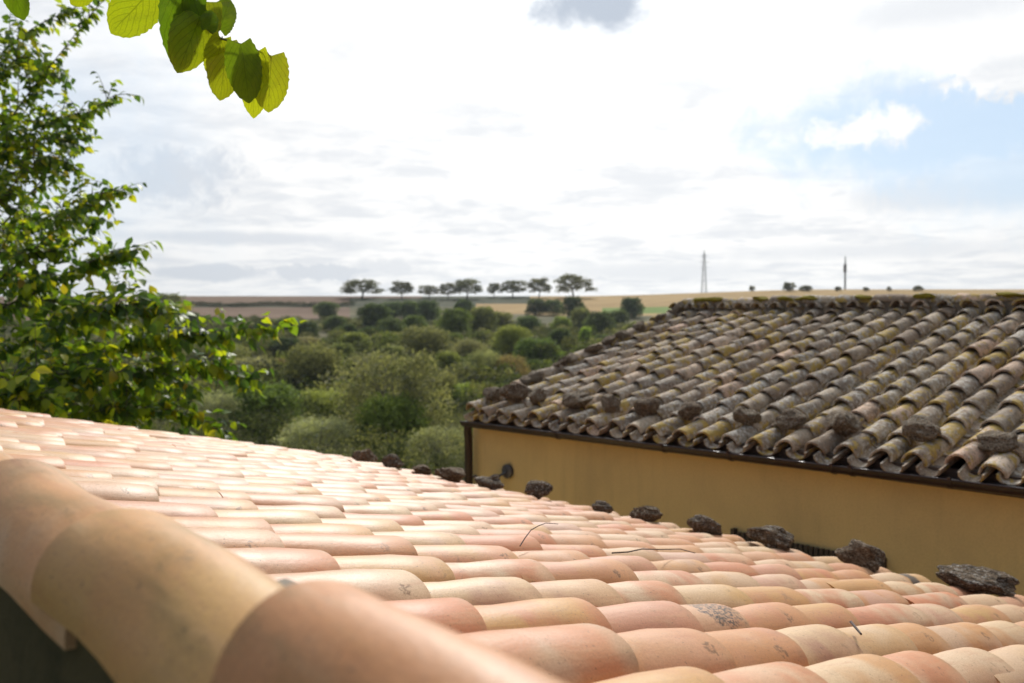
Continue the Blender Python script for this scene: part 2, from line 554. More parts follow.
def mesh_from(name, verts, faces, mat=None, smooth=False, uvs=None, rnd=None):
    me = bpy.data.meshes.new(name)
    me.from_pydata([tuple(v) for v in verts], [], [tuple(f) for f in faces])
    if mat: me.materials.append(mat)
    if smooth: me.shade_smooth()
    if uvs is not None:
        ul = me.uv_layers.new(name='UVMap')
        idx = np.empty(len(me.loops), int)
        me.loops.foreach_get('vertex_index', idx)
        ul.data.foreach_set('uv', np.asarray(uvs, float)[idx].ravel())
    if rnd is not None:
        a = me.attributes.new('rnd', 'FLOAT', 'POINT')
        a.data.foreach_set('value', np.asarray(rnd, float))
    me.update()
    return me


def link(name, me, parent=None, matrix=None, kind=None):
    o = bpy.data.objects.new(name, me)
    COL.objects.link(o)
    if parent is not None:
        o.parent = parent
    if matrix is not None:
        if parent is not None:
            matrix = parent_world(parent).inverted() @ matrix
        o.matrix_basis = matrix
    if kind: o['kind'] = kind
    return o


def parent_world(p):
    m = p.matrix_basis.copy()
    while p.parent is not None:
        p = p.parent
        m = p.matrix_basis @ m
    return m


class MB:
    """collects shapes in world space, then links them as one mesh"""
    def __init__(self):
        self.v, self.f = [], []

    def add(self, vs, fs):
        b = len(self.v)
        self.v += [Vector(v) for v in vs]
        self.f += [tuple(i + b for i in f) for f in fs]

    def box(self, c, s, rot=None):
        c = Vector(c); hx, hy, hz = s[0] / 2, s[1] / 2, s[2] / 2
        vs = [Vector((x, y, z)) for x in (-hx, hx) for y in (-hy, hy) for z in (-hz, hz)]
        if rot is not None: vs = [rot @ v for v in vs]
        self.add([v + c for v in vs], [(0, 1, 3, 2), (4, 6, 7, 5), (0, 4, 5, 1), (2, 3, 7, 6), (0, 2, 6, 4), (1, 5, 7, 3)])

    def tube(self, pts, radii, seg=8):
        pts = [Vector(p) for p in pts]
        if not hasattr(radii, '__len__'): radii = [radii] * len(pts)
        vs, fs = [], []
        ref = Vector((.13, .27, .95)).normalized()
        for i, p in enumerate(pts):
            d = (pts[min(i + 1, len(pts) - 1)] - pts[max(i - 1, 0)]).normalized()
            a = d.cross(ref)
            if a.length < .05: a = d.cross(Vector((1, 0, 0)))
            a.normalize(); b = d.cross(a)
            for j in range(seg):
                q = 2 * math.pi * j / seg
                vs.append(p + (a * math.cos(q) + b * math.sin(q)) * radii[i])
        for i in range(len(pts) - 1):
            for j in range(seg):
                j2 = (j + 1) % seg
                fs.append((i * seg + j, i * seg + j2, (i + 1) * seg + j2, (i + 1) * seg + j))
        fs.append(tuple(range(seg))[::-1])
        fs.append(tuple(range((len(pts) - 1) * seg, len(pts) * seg)))
        self.add(vs, fs)

    def sweep(self, profile, p0, p1, axis_u, axis_v):
        """closed 2D profile extruded from p0 to p1"""
        p0, p1 = Vector(p0), Vector(p1)
        n = len(profile)
        vs = [p + axis_u * a + axis_v * b for p in (p0, p1) for a, b in profile]
        fs = [(i, (i + 1) % n, n + (i + 1) % n, n + i) for i in range(n)]
        fs += [tuple(range(n))[::-1], tuple(range(n, 2 * n))]
        self.add(vs, fs)

    def build(self, name, mat, parent=None, smooth=False, kind=None):
        org = parent_world(parent).translation if parent is not None else Vector((0, 0, 0))
        me = mesh_from(name, [v - org for v in self.v], self.f, mat, smooth)
        if smooth:
            me.set_sharp_from_angle(angle=R(40))
        o = bpy.data.objects.new(name, me)
        COL.objects.link(o)
        if parent is not None: o.parent = parent
        if kind: o['kind'] = kind
        return o


def subpart(name, mat, parent, mb, **kw):
    return mb.build(name, mat, parent, **kw)


# ------------------------------------------------------------------ terrain
GV = [-900, -60, 12, 15, 30, 46, 70, 100, 150, 200, 250, 300, 350, 400, 440, 520, 700, 1200, 2500]
GZ = [-6, -4, -3.85, -4.2, -6.2, -7.1, -7.6, -7.7, -6.0, -3.8, -1.7, 1.0, 4.7, 8.9, 9.6, 8.5, 4, -6, -14]
_tn = [(random.uniform(-1, 1), random.uniform(-1, 1), random.uniform(0, 6)) for _ in range(8)]


def smooth01(x, a, b):
    q = np.clip((np.asarray(x, float) - a) / (b - a), 0, 1)
    return q * q * (3 - 2 * q)


def ground_rel(u, v):
    """ground height relative to the eye; u to the right, v forward"""
    z = np.interp(v, GV, GZ)
    s = u / np.maximum(np.abs(v), 1)
    z = z + 3.0 * smooth01(s, .06, .36) * smooth01(v, 240, 400)
    z = z + 1.0 * np.sin(u * .021 + v * .013) * smooth01(v, 60, 150) * (1 - smooth01(v, 250, 330))
    return z


def ground_z(u, v):
    return float(ground_rel(u, v)) + EYE


def uv_to_xy(u, v):
    return RT.x * u + F0.x * v, RT.y * u + F0.y * v


def on_ground(px, py):
    """where the line of sight meets the ground"""
    d = direction(px, py)
    a, b, c = d.dot(RT), d.dot(F0), d.z
    prev = None
    for v in np.concatenate([np.arange(14, 120, .5), np.arange(120, 470, 1.0)]):
        k = v / b
        if c * k <= ground_rel(a * k, v):
            return a * k, float(v)
    return a * 395 / b, 395.0


def build_terrain():
    vs = np.unique(np.concatenate([np.linspace(-900, -60, 6), np.linspace(-60, 20, 13), np.linspace(20, 240, 56), np.linspace(240, 460, 111), np.linspace(460, 700, 20), np.geomspace(700, 2500, 8)]))
    ss = np.linspace(-1, 1, 121)
    verts, kinds = [], []
    for v in vs:
        half = max(220, abs(v) * 1.2)
        for s in ss:
            u = s * half
            z = float(ground_rel(u, v)) + EYE
            x, y = uv_to_xy(u, v)
            verts.append((x, y, z))
    W = len(ss)
    groups = {}
    for i in range(len(vs) - 1):
        vm = (vs[i] + vs[i + 1]) / 2
        half = max(220, abs(vm) * 1.2)
        for j in range(W - 1):
            sl_ = (ss[j] + ss[j + 1]) / 2 * half / max(vm, 1)       # sideways slope of the line of sight
            g = 'ground'
            if vm > 0:
                if sl_ < -.17:
                    if 252 < vm < 330 or 344 < vm < 700: g = 'ploughed_field'
                    elif 330 <= vm <= 344: g = 'grass_bank'
                elif sl_ < .02:
                    if 300 < vm < 352 and sl_ > -.05: g = 'stubble_field'
                    elif 385 < vm < 700: g = 'grass_bank' if sl_ > -.10 else 'ploughed_field'
                    elif vm >= 335: g = 'grass_bank'
                else:
                    if 300 < vm < 327 and sl_ > .09: g = 'meadow'
                    elif 327 <= vm < 700: g = 'stubble_field'
                    elif 290 < vm <= 327: g = 'stubble_field'
            groups.setdefault(g, []).append((i * W + j, i * W + j + 1, (i + 1) * W + j + 1, (i + 1) * W + j))
    mats = dict(ground=M['earth'], ploughed_field=M['plough'], grass_bank=M['bank'], stubble_field=M['stubble'], meadow=M['grass'])
    for g, fs in groups.items():
        used = sorted({i for f in fs for i in f})
        remap = {a: b for b, a in enumerate(used)}
        me = mesh_from(g, [verts[i] for i in used], [tuple(remap[i] for i in f) for f in fs], mats[g], True)
        o = link(g, me)
        tag(o, kind='structure')


build_terrain()

def stone_mesh(seed, mat, rough=.30):
    rn = np.random.default_rng(seed)
    import bmesh
    bm = bmesh.new()
    bmesh.ops.create_icosphere(bm, subdivisions=4, radius=.5)
    co = np.array([v.co[:] for v in bm.verts])
    fs = [tuple(v.index for v in f.verts) for f in bm.faces]
    bm.free()
    # cut by a few planes so that it breaks in facets
    for _ in range(9):
        n = rn.normal(size=3); n /= np.linalg.norm(n)
        h = rn.uniform(.26, .42)
        d = co @ n
        co = co - np.outer(np.maximum(d - h, 0), n) * .93
    for sc, am in ((2.3, .11), (5, .065), (11, .04), (24, .024)):
        off = rn.uniform(0, 9, 3); ax = rn.normal(size=(3, 3)) * sc
        q = co @ ax.T + off
        nz = np.sin(q[:, 0]) * np.cos(q[:, 1]) + np.sin(q[:, 1] * 1.3 + q[:, 2])
        nn_ = co / np.linalg.norm(co, axis=1, keepdims=True)
        co = co + nn_ * (nz * am * rough * 1.4)[:, None]
    mn, mx = co.min(0), co.max(0)
    co = (co - (mn + mx) / 2) / (mx - mn)
    me = mesh_from('stone', co, fs, mat, True)
    me.set_sharp_from_angle(angle=R(32))
    return me


# ------------------------------------------------------------------ clay tiles


def tile_mesh(name, L=.42, r_up=.070, r_lip=.088, hk=.88, th=.013, seg=16, nl=4, seed=0, mat=None, warp=.002):
    """barrel tile: x runs downhill from 0 to L, lip at L, arch upwards over y"""
    rn = random.Random(seed)
    ph = [rn.uniform(0, 6.28) for _ in range(6)]
    vs, fs, uv = [], [], []
    chip = rn.uniform(-.3, .3)

    def ring(x, off, squash=1.0):
        f = x / L
        r = r_up + (r_lip - r_up) * f
        for j in range(seg + 1):
            a = math.pi * j / seg
            rr = r - off + warp * math.sin(3 * a + ph[0] + 5 * f) + warp * math.sin(9 * f + 2 * a + ph[1])
            xx = x + (warp * 1.5 * math.sin(2 * a + ph[2]) + .004 * chip * math.cos(a) if f > .9 else 0)
            vs.append((xx, rr * math.cos(a), rr * hk * math.sin(a) + .0015 * math.sin(7 * f + ph[3])))
            uv.append((j / seg, f))

    xs = [L * i / nl for i in range(nl)] + [L - .005]
    n = seg + 1
    for x in xs: ring(x, 0)
    ring(L, .004)                       # worn edge of the lip
    ro = len(xs) + 1
    for x in (L, L * .5, 0): ring(x, th)
    tot = ro + 3
    for i in range(tot - 1):
        for j in range(seg):
            a, b = i * n + j, i * n + j + 1
            fs.append((a, b, b + n, a + n))
    for j in range(seg):               # close the upper end
        a, b = (tot - 1) * n + j, (tot - 1) * n + j + 1
        fs.append((a, b, j + 1, j))
    # long lower edges
    left = [i * n for i in range(tot)]
    right = [i * n + seg for i in range(tot)]
    fs.append(tuple(left)[::-1]); fs.append(tuple(right))
    me = mesh_from(name, vs, fs, mat, True, uv)
    me.set_sharp_from_angle(angle=R(38))
    return me


def tile_matrix(lip, slope, yaw, L, top, roll=0.0, flip=False):
    """place a tile so that the crest of its lip lies at the point lip"""
    rot = Matrix.Rotation(yaw, 4, 'Z') @ Matrix.Rotation(slope, 4, 'Y') @ Matrix.Rotation(roll, 4, 'X')
    if flip: rot = rot @ Matrix.Rotation(math.pi, 4, 'X')
    off = rot @ Vector((L, 0, top))
    m = rot.copy()
    m.translation = Vector(lip) - off
    return m


def join_meshes(name, pieces, mat, parent, kind='stuff', rn=None):
    """pieces: (mesh, world matrix) joined to one mesh with a random value for each piece"""
    vs, fs, uv, rv = [], [], [], []
    inv_p = parent_world(parent).inverted()
    base = 0
    cache = {}
    for me, m in pieces:
        if me.name not in cache:
            co = np.empty(len(me.vertices) * 3); me.vertices.foreach_get('co', co)
            cache[me.name] = (np.c_[co.reshape(-1, 3), np.ones(len(me.vertices))], [tuple(p.vertices) for p in me.polygons])
        co, pf = cache[me.name]
        mm = np.array(inv_p @ m)
        w = (co @ mm.T)[:, :3]
        vs.append(w)
        fs += [tuple(i + base for i in f) for f in pf]
        rv += [random.random()] * len(w)
        base += len(w)
    me = mesh_from(name, np.concatenate(vs), fs, mat, True, None, rv)
    me.set_sharp_from_angle(angle=R(38))
    o = bpy.data.objects.new(name, me)
    COL.objects.link(o); o.parent = parent
    if kind: o['kind'] = kind
    return o


TL = .42
new_tiles = [tile_mesh('new_tile', seed=i, mat=M['tile'], seg=20, hk=.79, r_up=.079 + .0015 * (i % 3), r_lip=.087 + .001 * (i % 4)) for i in range(7)]
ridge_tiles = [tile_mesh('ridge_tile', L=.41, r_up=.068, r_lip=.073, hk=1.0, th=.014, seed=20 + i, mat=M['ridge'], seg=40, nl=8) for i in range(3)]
pan_low = tile_mesh('pan_low', seed=50, seg=8, nl=1, r_up=.085, r_lip=.07, mat=M['tile'])
pan_old = tile_mesh('pan_old', seed=51, seg=8, nl=1, r_up=.085, r_lip=.072, mat=M['old'], warp=.003)
old_tiles = [tile_mesh('old_tile', seed=60 + i, mat=M['old'], seg=12, nl=2, L=.40, r_up=.063, r_lip=.076 + .002 * (i % 3), hk=.98, th=.015, warp=.004) for i in range(7)]

# ------------------------------------------------------------------ the near house with the new roof
NB = .2257


def near_plane(x):      # height of the tile crests at x
    return EYE - .324 - NB * (x - .33)


house = empty('house', (2.3, 3.0, 0), 'low house under a roof of new pink and ochre terracotta tiles, in front', 'house')
EX, GY, Y0 = 4.28, 6.78, -1.9
# measured lip positions of the rows closest to the eye (downhill distance)
measured = {}


def plane_hit(px, py):
    d = direction(px, py)
    k = (-.324 + NB * .33) / (d.z + NB * d.x)
    return d.x * k


for row, pts in {-1: [(638, 648), (757, 652), (894, 660), (968, 665)],
                 0: [(491, 596), (666, 621), (771, 629), (843, 629.5), (912, 631.5), (953, 633), (996, 628.5)],
                 1: [(562, 595), (663.5, 599), (743.6, 609.6), (816, 612), (877, 614), (925.5, 609), (959, 609), (994, 607)],
                 2: [(485.5, 566.6), (593, 578), (679, 587), (750, 590), (814, 593), (861, 593.5), (898, 592.5), (935, 589.6), (972, 590.5)]}.items():
    measured[row] = sorted(plane_hit(*p) for p in pts)

tiles = []
pans = []
slope0 = math.atan(NB)
nrow = int((GY - .89) / .21)
for row in range(-13, nrow + 1):
    y = .892 + .21 * row + random.uniform(-.008, .008)
    end = EX + random.uniform(-.03, .03)
    lips = [end]
    if row in measured:
        known = measured[row]
        x = known[-1]
        tail = []
        while x + .30 < end - .12:
            x += random.uniform(.28, .31); tail.append(x)
        lips = known + tail + [end]
        x = lips[0]
        while x - .30 > .30:
            x -= random.uniform(.28, .31); lips.insert(0, x)
    else:
        x = end
        if random.random() < .25: x += random.uniform(-.08, .08)
        lips = []
        while x > .36:
            lips.insert(0, x)
            x -= random.uniform(.27, .335)
    for i, lx in enumerate(lips):
        lift = random.uniform(-.003, .006) + (.012 if random.random() < .06 else 0)
        if row in measured: lift *= .4
        if row == 0 and abs(lx - measured[0][0]) < .001: lift = .014
        sl_ = slope0 - .030 + random.uniform(-.009, .009)
        yaw = random.uniform(-.022, .022)
        m = tile_matrix((lx, y + random.uniform(-.005, .005), near_plane(lx) + lift), sl_, yaw, TL, .070, random.uniform(-.05, .05))
        me_ = random.choice(new_tiles)
        if lx - TL < .305:             # cut short to end under the ridge
            L_ = max(.10, lx - .305)
            me_ = tile_mesh('cut_tile', L=L_, seed=random.randrange(99), mat=M['tile'], seg=20, hk=.76, r_up=.092 - .02 * L_, r_lip=.092)
            m = tile_matrix((lx, y, near_plane(lx) + lift), sl_, yaw, L_, .070)
        tiles.append((row, lx, me_, m))
    x = EX + .02
    while x > .74:
        pans.append((pan_low, tile_matrix((x, y + .105, near_plane(x) - .135), slope0 - .03, 0, TL, .074, 0, True)))
        x -= .30


def depth_of(m):
    return (m.translation - cam.location).dot(FW)


def shown(m):
    p = m.translation - cam.location
    d = p.dot(FW)
    if d < .3: return False
    px = 512 + FPX * p.dot(RT) / d
    return -90 < px < 1110


vis = [q for q in tiles if shown(q[3]) and q[0] >= -2]
vis.sort(key=lambda q: depth_of(q[3]))
keep = vis[:300]
ids = {id(q) for q in keep}
lichen_at = min(keep, key=lambda q: abs(q[0] - 1) * 5 + abs(q[1] - measured[1][2]))
patch_rows = sorted({q[0] for q in keep})
for q in keep:
    o = link('roof_tile', q[2], house, q[3])
    if q is lichen_at:
        me = q[2].copy(); me.materials.clear(); me.materials.append(M['tile_lichen']); o.data = me
        o['label'] = 'pale roof tile with a patch of black lichen'
    q_row = q[0]
    if q_row == 4 and q[1] > EX - .12:
        me = q[2].copy(); me.materials.clear(); me.materials.append(M['tile_dark']); o.data = me  # eave tile with one solid dark patch
        o['label'] = 'roof tile with a black patch beside the last stone'
join_meshes('roof_tile', [(q[2], q[3]) for q in tiles if id(q) not in ids], M['tile'], house)
join_meshes('channel_tile', pans, M['tile'], house)

# deck, walls, mortar under the ridge
mb = MB()
mb.sweep([(0, -.09), (0, -.13), (1, -.13), (1, -.09)], (0, Y0, 0), (0, Y0, 0), Vector((1, 0, 0)), Vector((0, 0, 1)))
mb = MB()
x0, x1 = .25, EX - .06
prof = [(x0, near_plane(x0) - .165), (x1, near_plane(x1) - .165), (x1, near_plane(x1) - .225), (x0, near_plane(x0) - .225)]
mb.sweep(prof, (0, Y0, 0), (0, GY - .02, 0), Vector((1, 0, 0)), Vector((0, 0, 1)))
mb.build('roof_deck', M['deck'], house)
RX = .296                                     # line of the ridge caps
RZ = EYE - .239
mb = MB()
mb.box((RX + .003, (Y0 + GY) / 2 - .02, (RZ - .012) / 2), (.124, GY - Y0 - .10, RZ - .012))
mb.build('wall', M['mossy_shade'], house)  # the wall's shade is painted in as a near-black moss colour
mb = MB()
prof = [(x0 + .14, 0), (EX - .30, 0), (EX - .30, near_plane(EX - .3) - .235), (x0 + .14, near_plane(x0 + .14) - .235)]
mb.sweep(prof, (0, GY - .30, 0), (0, GY - .05, 0), Vector((1, 0, 0)), Vector((0, 0, 1)))
mb.sweep(prof, (0, Y0 + .05, 0), (0, Y0 + .30, 0), Vector((1, 0, 0)), Vector((0, 0, 1)))
mb.box((EX - .42, (Y0 + GY) / 2, (near_plane(EX - .3) - .24) / 2), (.22, GY - Y0 - .62, near_plane(EX - .3) - .24))
mb.build('wall', M['yellow'], house)
mb = MB()
nn = 60
for i in range(nn):
    y = Y0 + .08 + (GY - Y0 - .16) * i / (nn - 1)
    mb.box((RX + .065 + random.uniform(-.006, .006), y, RZ - .045 + random.uniform(-.01, .004)), (.10, (GY - Y0) / nn * 1.3, .085), Matrix.Rotation(random.uniform(-.06, .06), 3, 'Z'))
mb.build('mortar_bed', M['mortar'], house)
# ridge caps: lips look away from the eye
k = 0
y = 1.171 - .335 * 11
while y < GY + .05:
    lipz = EYE - .163 + random.uniform(-.003, .003)
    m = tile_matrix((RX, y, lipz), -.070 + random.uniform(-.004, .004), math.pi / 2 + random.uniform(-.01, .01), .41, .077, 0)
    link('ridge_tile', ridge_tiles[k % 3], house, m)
    k += 1
    y += .335

# ------------------------------------------------------------------ the yellow house with the old roof
FB = .2873


def far_plane(x):
    return EYE - .775 + FB * (x - 5.28)


yh = empty('house', (7.0, 3.5, 0), 'yellow stuccoed house under an old roof of lichen-covered tiles', 'house')
FX0, FX1, FY0, FY1 = 5.28, 8.52, -2.4, 6.22
oslope = math.atan(FB)
ot, op = [], []
ncol = int((FY1 - FY0) / .212)
for c in range(ncol + 1):
    y = FY1 - .212 * c + random.uniform(-.014, .014)
    x = FX0 + random.uniform(-.035, .03)
    i = 0
    verge = c == 0
    wob = random.uniform(-.015, .015)
    while x < FX1 - .06:
        z = far_plane(x) - .020 - .005 * (y - 2) + random.uniform(-.007, .009) + (.03 if verge else 0)
        # the roof sags a little between its rafters
        z -= .02 * math.sin(c * .9) * math.sin(math.pi * (x - FX0) / (FX1 - FX0))
        yw = math.pi + random.uniform(-.05, .05) * (2.2 if verge else 1)
        m = tile_matrix((x, y + wob * math.sin(x * 2) + random.uniform(-.008, .008), z), oslope - .062 + random.uniform(-.02, .02), yw, .40, .077, random.uniform(-.08, .08))
        ot.append((c, x, random.choice(old_tiles), m, verge))
        x += random.uniform(.245, .305)
        i += 1
    x = FX0 - .03 + random.uniform(-.02, .02)
    i = 0
    while x < FX1 - .05:
        op.append((i, tile_matrix((x, y - .106, far_plane(x) - .130 - .020 - .005 * (y - 2)), oslope - .03, math.pi, TL, .074, 0, True), y))
        x += .30
        i += 1
vis = [q for q in ot if shown(q[3])]
vis.sort(key=lambda q: depth_of(q[3]))
ids = {id(q) for q in vis[:300]}
for q in vis[:300]:
    link('roof_tile', q[2], yh, q[3])
join_meshes('roof_tile', [(q[2], q[3]) for q in ot if id(q) not in ids], M['old'], yh)
for q in op:
    if q[0] == 0 and q[2] > 1.0:
        link('channel_tile', pan_old, yh, q[1])
join_meshes('channel_tile', [(pan_old, q[1]) for q in op if not (q[0] == 0 and q[2] > 1.0)], M['old'], yh)
# back slope of the roof, ridge caps with moss, deck
mb = MB()
zr = far_plane(FX1)
mb.sweep([(FX0 + .06, far_plane(FX0 + .06) - .18), (FX1, zr - .18), (FX1 + 3.2, zr - .18 - 3.2 * FB), (FX1 + 3.2, zr - .23 - 3.2 * FB), (FX1, zr - .23), (FX0 + .06, far_plane(FX0 + .06) - .23)],
         (0, FY0 + .05, 0), (0, FY1 - .02, 0), Vector((1, 0, 0)), Vector((0, 0, 1)))
mb.build('roof_deck', M['deck'], yh)
bt = []
for c in range(ncol + 1):
    y = FY1 - .212 * c
    x = FX1 + .25
    while x < FX1 + 3.3:
        bt.append((random.choice(old_tiles), tile_matrix((x, y, zr - FB * (x - FX1)), oslope - .06, 0, .40, .077)))
        x += .28
join_meshes('roof_tile', bt, M['old'], yh)
cap = [tile_mesh('old_ridge', L=.44, r_up=.085, r_lip=.10, hk=.75, th=.015, seed=90 + i, mat=M['old'], seg=14, nl=2, warp=.004) for i in range(3)]
y = FY1 - .03
k = 0
while y > FY0:
    m = tile_matrix((FX1 + .04 + random.uniform(-.01, .01), y, EYE + .215 + random.uniform(-.006, .010)), -.03, math.pi / 2 + random.uniform(-.02, .02), .44, .075, random.uniform(-.05, .05))
    link('ridge_tile', cap[k % 3], yh, m)
    k += 1
    y -= .375
mb = MB()
mb.box((FX1 + .04, (FY0 + FY1) / 2, EYE + .09), (.15, FY1 - FY0 - .1, .16))
mb.build('mortar_bed', M['mortar'], yh)

for px, w in ((704, .22), (716, .30), (763, .18), (788, .20), (809, .26), (866, .18), (927, .22), (1013, .28)):
    d = direction(px, 294)
    k = (FX1 + .02) / d.x
    c = at(px, 294, k)
    o = link('moss_patch', stone_mesh(600 + px, M['moss']), yh)
    o.scale = (.12, w, .055)
    o.rotation_euler = (0, 0, random.uniform(-.15, .15))
    o.location = Vector((FX1 - .035, c.y, EYE + .185)) - yh.location
WX = 5.40                                   # outer face of the yellow wall
GZT = EYE - .985                            # underside of the gutter
mb = MB()
wt = far_plane(WX) - .20
mb.sweep([(WX, 0), (FX1 + 2.9, 0), (FX1 + 2.9, wt), (FX1, zr - .24), (WX, wt)], (0, 6.02, 0), (0, 6.27, 0), Vector((1, 0, 0)), Vector((0, 0, 1)))
mb.sweep([(WX, 0), (FX1 + 2.9, 0), (FX1 + 2.9, wt), (FX1, zr - .24), (WX, wt)], (0, FY0 + .15, 0), (0, FY0 + .40, 0), Vector((1, 0, 0)), Vector((0, 0, 1)))
mb.box((WX + .125, (FY0 + .40 + 6.02) / 2, wt / 2), (.25, 6.02 - FY0 - .40, wt))
mb.box((FX1 + 2.775, (FY0 + .40 + 6.02) / 2, wt / 2 - .01), (.25, 6.02 - FY0 - .40, wt))
mb.build('wall', M['yellow'], yh)
# closed underside of the eave
mb = MB()
mb.box(((5.33 + WX) / 2 + .0, (FY0 + 6.10) / 2 + .02, GZT + .062), (WX - 5.33 - .004, 6.10 - FY0 - .1, .10))
mb.build('fascia', M['brown'], yh)
# half-round gutter with rolled rims, joints and brackets
gr = .050
gx, gz = 5.272, GZT + gr
prof = []
for j in range(13):
    a = math.pi + math.pi * j / 12
    prof.append((gr * math.cos(a), gr * math.sin(a)))
for j in range(13):
    a = 2 * math.pi - math.pi * j / 12
    prof.append(((gr - .005) * math.cos(a), (gr - .005) * math.sin(a)))
mb = MB()
GZ0, GZ1 = EYE - .967 + gr + .008 * (1.6 - FY0 + .05), EYE - .967 + gr - .008 * (6.24 - 1.6)   # it falls towards the downpipe


def gzy(y):
    return GZ0 + (GZ1 - GZ0) * (y - FY0 + .05) / (6.29 - FY0)


mb.sweep(prof, (gx, FY0 - .05, GZ0), (gx, 6.24, GZ1), Vector((1, 0, 0)), Vector((0, 0, 1)))
mb.tube([(gx - gr, FY0 - .05, GZ0 + .002), (gx - gr, 6.24, GZ1 + .002)], .0075, 10)
mb.sweep([(gr * .99 * math.cos(math.pi + math.pi * j / 10), gr * .99 * math.sin(math.pi + math.pi * j / 10)) for j in range(11)], (gx, 6.235, GZ1), (gx, 6.242, GZ1), Vector((1, 0, 0)), Vector((0, 0, 1)))
gut = mb.build('gutter', M['gutter'], yh, True)
for by in (5.05, 3.98, 3.42, 2.68, 2.56, 1.98, 1.05, .1, -1.0):
    mb = MB(); gz = gzy(by)
    pts = [(gx + (gr + .004) * math.cos(math.pi + math.pi * j / 8), by, gz + (gr + .004) * math.sin(math.pi + math.pi * j / 8)) for j in range(9)]
    for a, b in zip(pts[:-1], pts[1:]):
        a, b = Vector(a), Vector(b); d = b - a
        ang = math.atan2(-d.z, d.x)
        mb.box((a + b) / 2, (d.length * 1.08, .022, .004), Matrix.Rotation(ang, 3, 'Y'))
    mb.box((gx - gr - .004, by, gz + .008), (.012, .022, .020))
    mb.build('bracket', M['gutter'], gut)
mb = MB()
mb.tube([(gx + .01, 6.205, GZT + .005), (gx + .012, 6.208, GZT - .06), (gx + .035, 6.225, GZT - .14), (gx + .04, 6.23, GZT - .22), (gx + .04, 6.23, .1)], .038, 16)
dp = mb.build('downpipe', M['gutter'], yh, True)
for z in (GZT - .5, GZT - 1.4):
    mb = MB(); mb.tube([(gx + .04, 6.23, z), (gx + .04, 6.23, z + .03)], .043, 16)
    mb.box((gx + .10, 6.23, z + .015), (.06, .03, .02))
    mb.build('bracket', M['gutter'], dp, True)
# ribbed dark shutter low on the yellow wall
mb = MB()
sy0, sy1, szt = 2.42, 3.47, EYE - 1.475
for yy in (sy0, sy1): mb.box((WX - .02, yy, szt - .55), (.05, .03, 1.1))
mb.box((WX - .02, (sy0 + sy1) / 2, szt - 1.1), (.05, sy1 - sy0 - .03, .03))
sh = mb.build('shutter', M['brown'], yh)
y = sy0 + .035
slat_me = None
while y < sy1 - .03:
    if slat_me is None:
        s_ = MB(); s_.box((0, 0, 0), (.028, .024, 1.06)); slat_me = mesh_from('slat', s_.v, s_.f, M['slat'])
    link('slat', slat_me, sh, Matrix.Translation((WX - .025 + random.uniform(-.002, .002), y, szt - .545)))
    y += .036
# wall lamp near the corner
lp = at(509, 471, 1); k = (WX - .0) / direction(509, 471).x
lp = at(509, 471, k)
lamp = empty('wall_lamp', (WX, lp.y, lp.z), 'small grey wall spotlight on the yellow wall close to its left corner', 'lamp')
L = Vector((WX, lp.y, lp.z))
mb = MB()
mb.tube([L + Vector((-.002, 0, 0)), L + Vector((-.03, 0, 0)), L + Vector((-.036, 0, 0))], [.062, .062, .05], 20)
mb.build('back_plate', M['grey_metal'], lamp, True)
mb = MB()
mb.tube([L + Vector((-.036, 0, -.01)), L + Vector((-.07, .03, -.03)), L + Vector((-.085, .055, -.05))], .011, 10)
mb.build('arm', M['grey_metal'], lamp, True)
mb = MB()
a, b = L + Vector((-.080, .050, -.035)), L + Vector((-.12, .085, -.085))
mb.tube([a, a.lerp(b, .3), a.lerp(b, .8), b, b.lerp(a, .06), b.lerp(a, .25)], [.018, .036, .045, .046, .036, .03], 20)
hd = mb.build('lamp_head', M['grey_metal'], lamp, True)
mb = MB()
mb.tube([b.lerp(a, .02), b.lerp(a, -.06)], [.049, .049], 20)
mb.build('rim', M['lens'], hd, True)

# ------------------------------------------------------------------ stones on both roofs


def put_stone(px, py, wpx, hpx, plane_x, slope, base_fn, seed, mat, label, group, yaw, depth_ratio=.8, sink=.012, wk=1.0):
    """a stone standing at x = plane_x on a roof; base_fn gives the height of the tiles there"""
    d = direction(px, py)
    k = plane_x / d.x
    d_ = k
    c = at(px, py, k)
    s = d_ / FPX
    w, h = wpx * s, hpx * s
    bz = base_fn(plane_x)
    top = at(px, py - hpx / 2, k).z
    hh = min(max(h * .9, top - bz + sink), h * 1.22)
    w *= wk
    o = link('stone', stone_mesh(seed, mat))
    o.scale = (w * depth_ratio, w, hh)
    o.rotation_euler = (0, -slope * .8, yaw)
    # turned with its long side across the line of sight
    o.rotation_euler = (random.uniform(-.06, .06), slope, yaw)
    o.location = (plane_x, c.y, bz - sink + hh / 2)
    tag(o, label, 'stone', group)
    return o


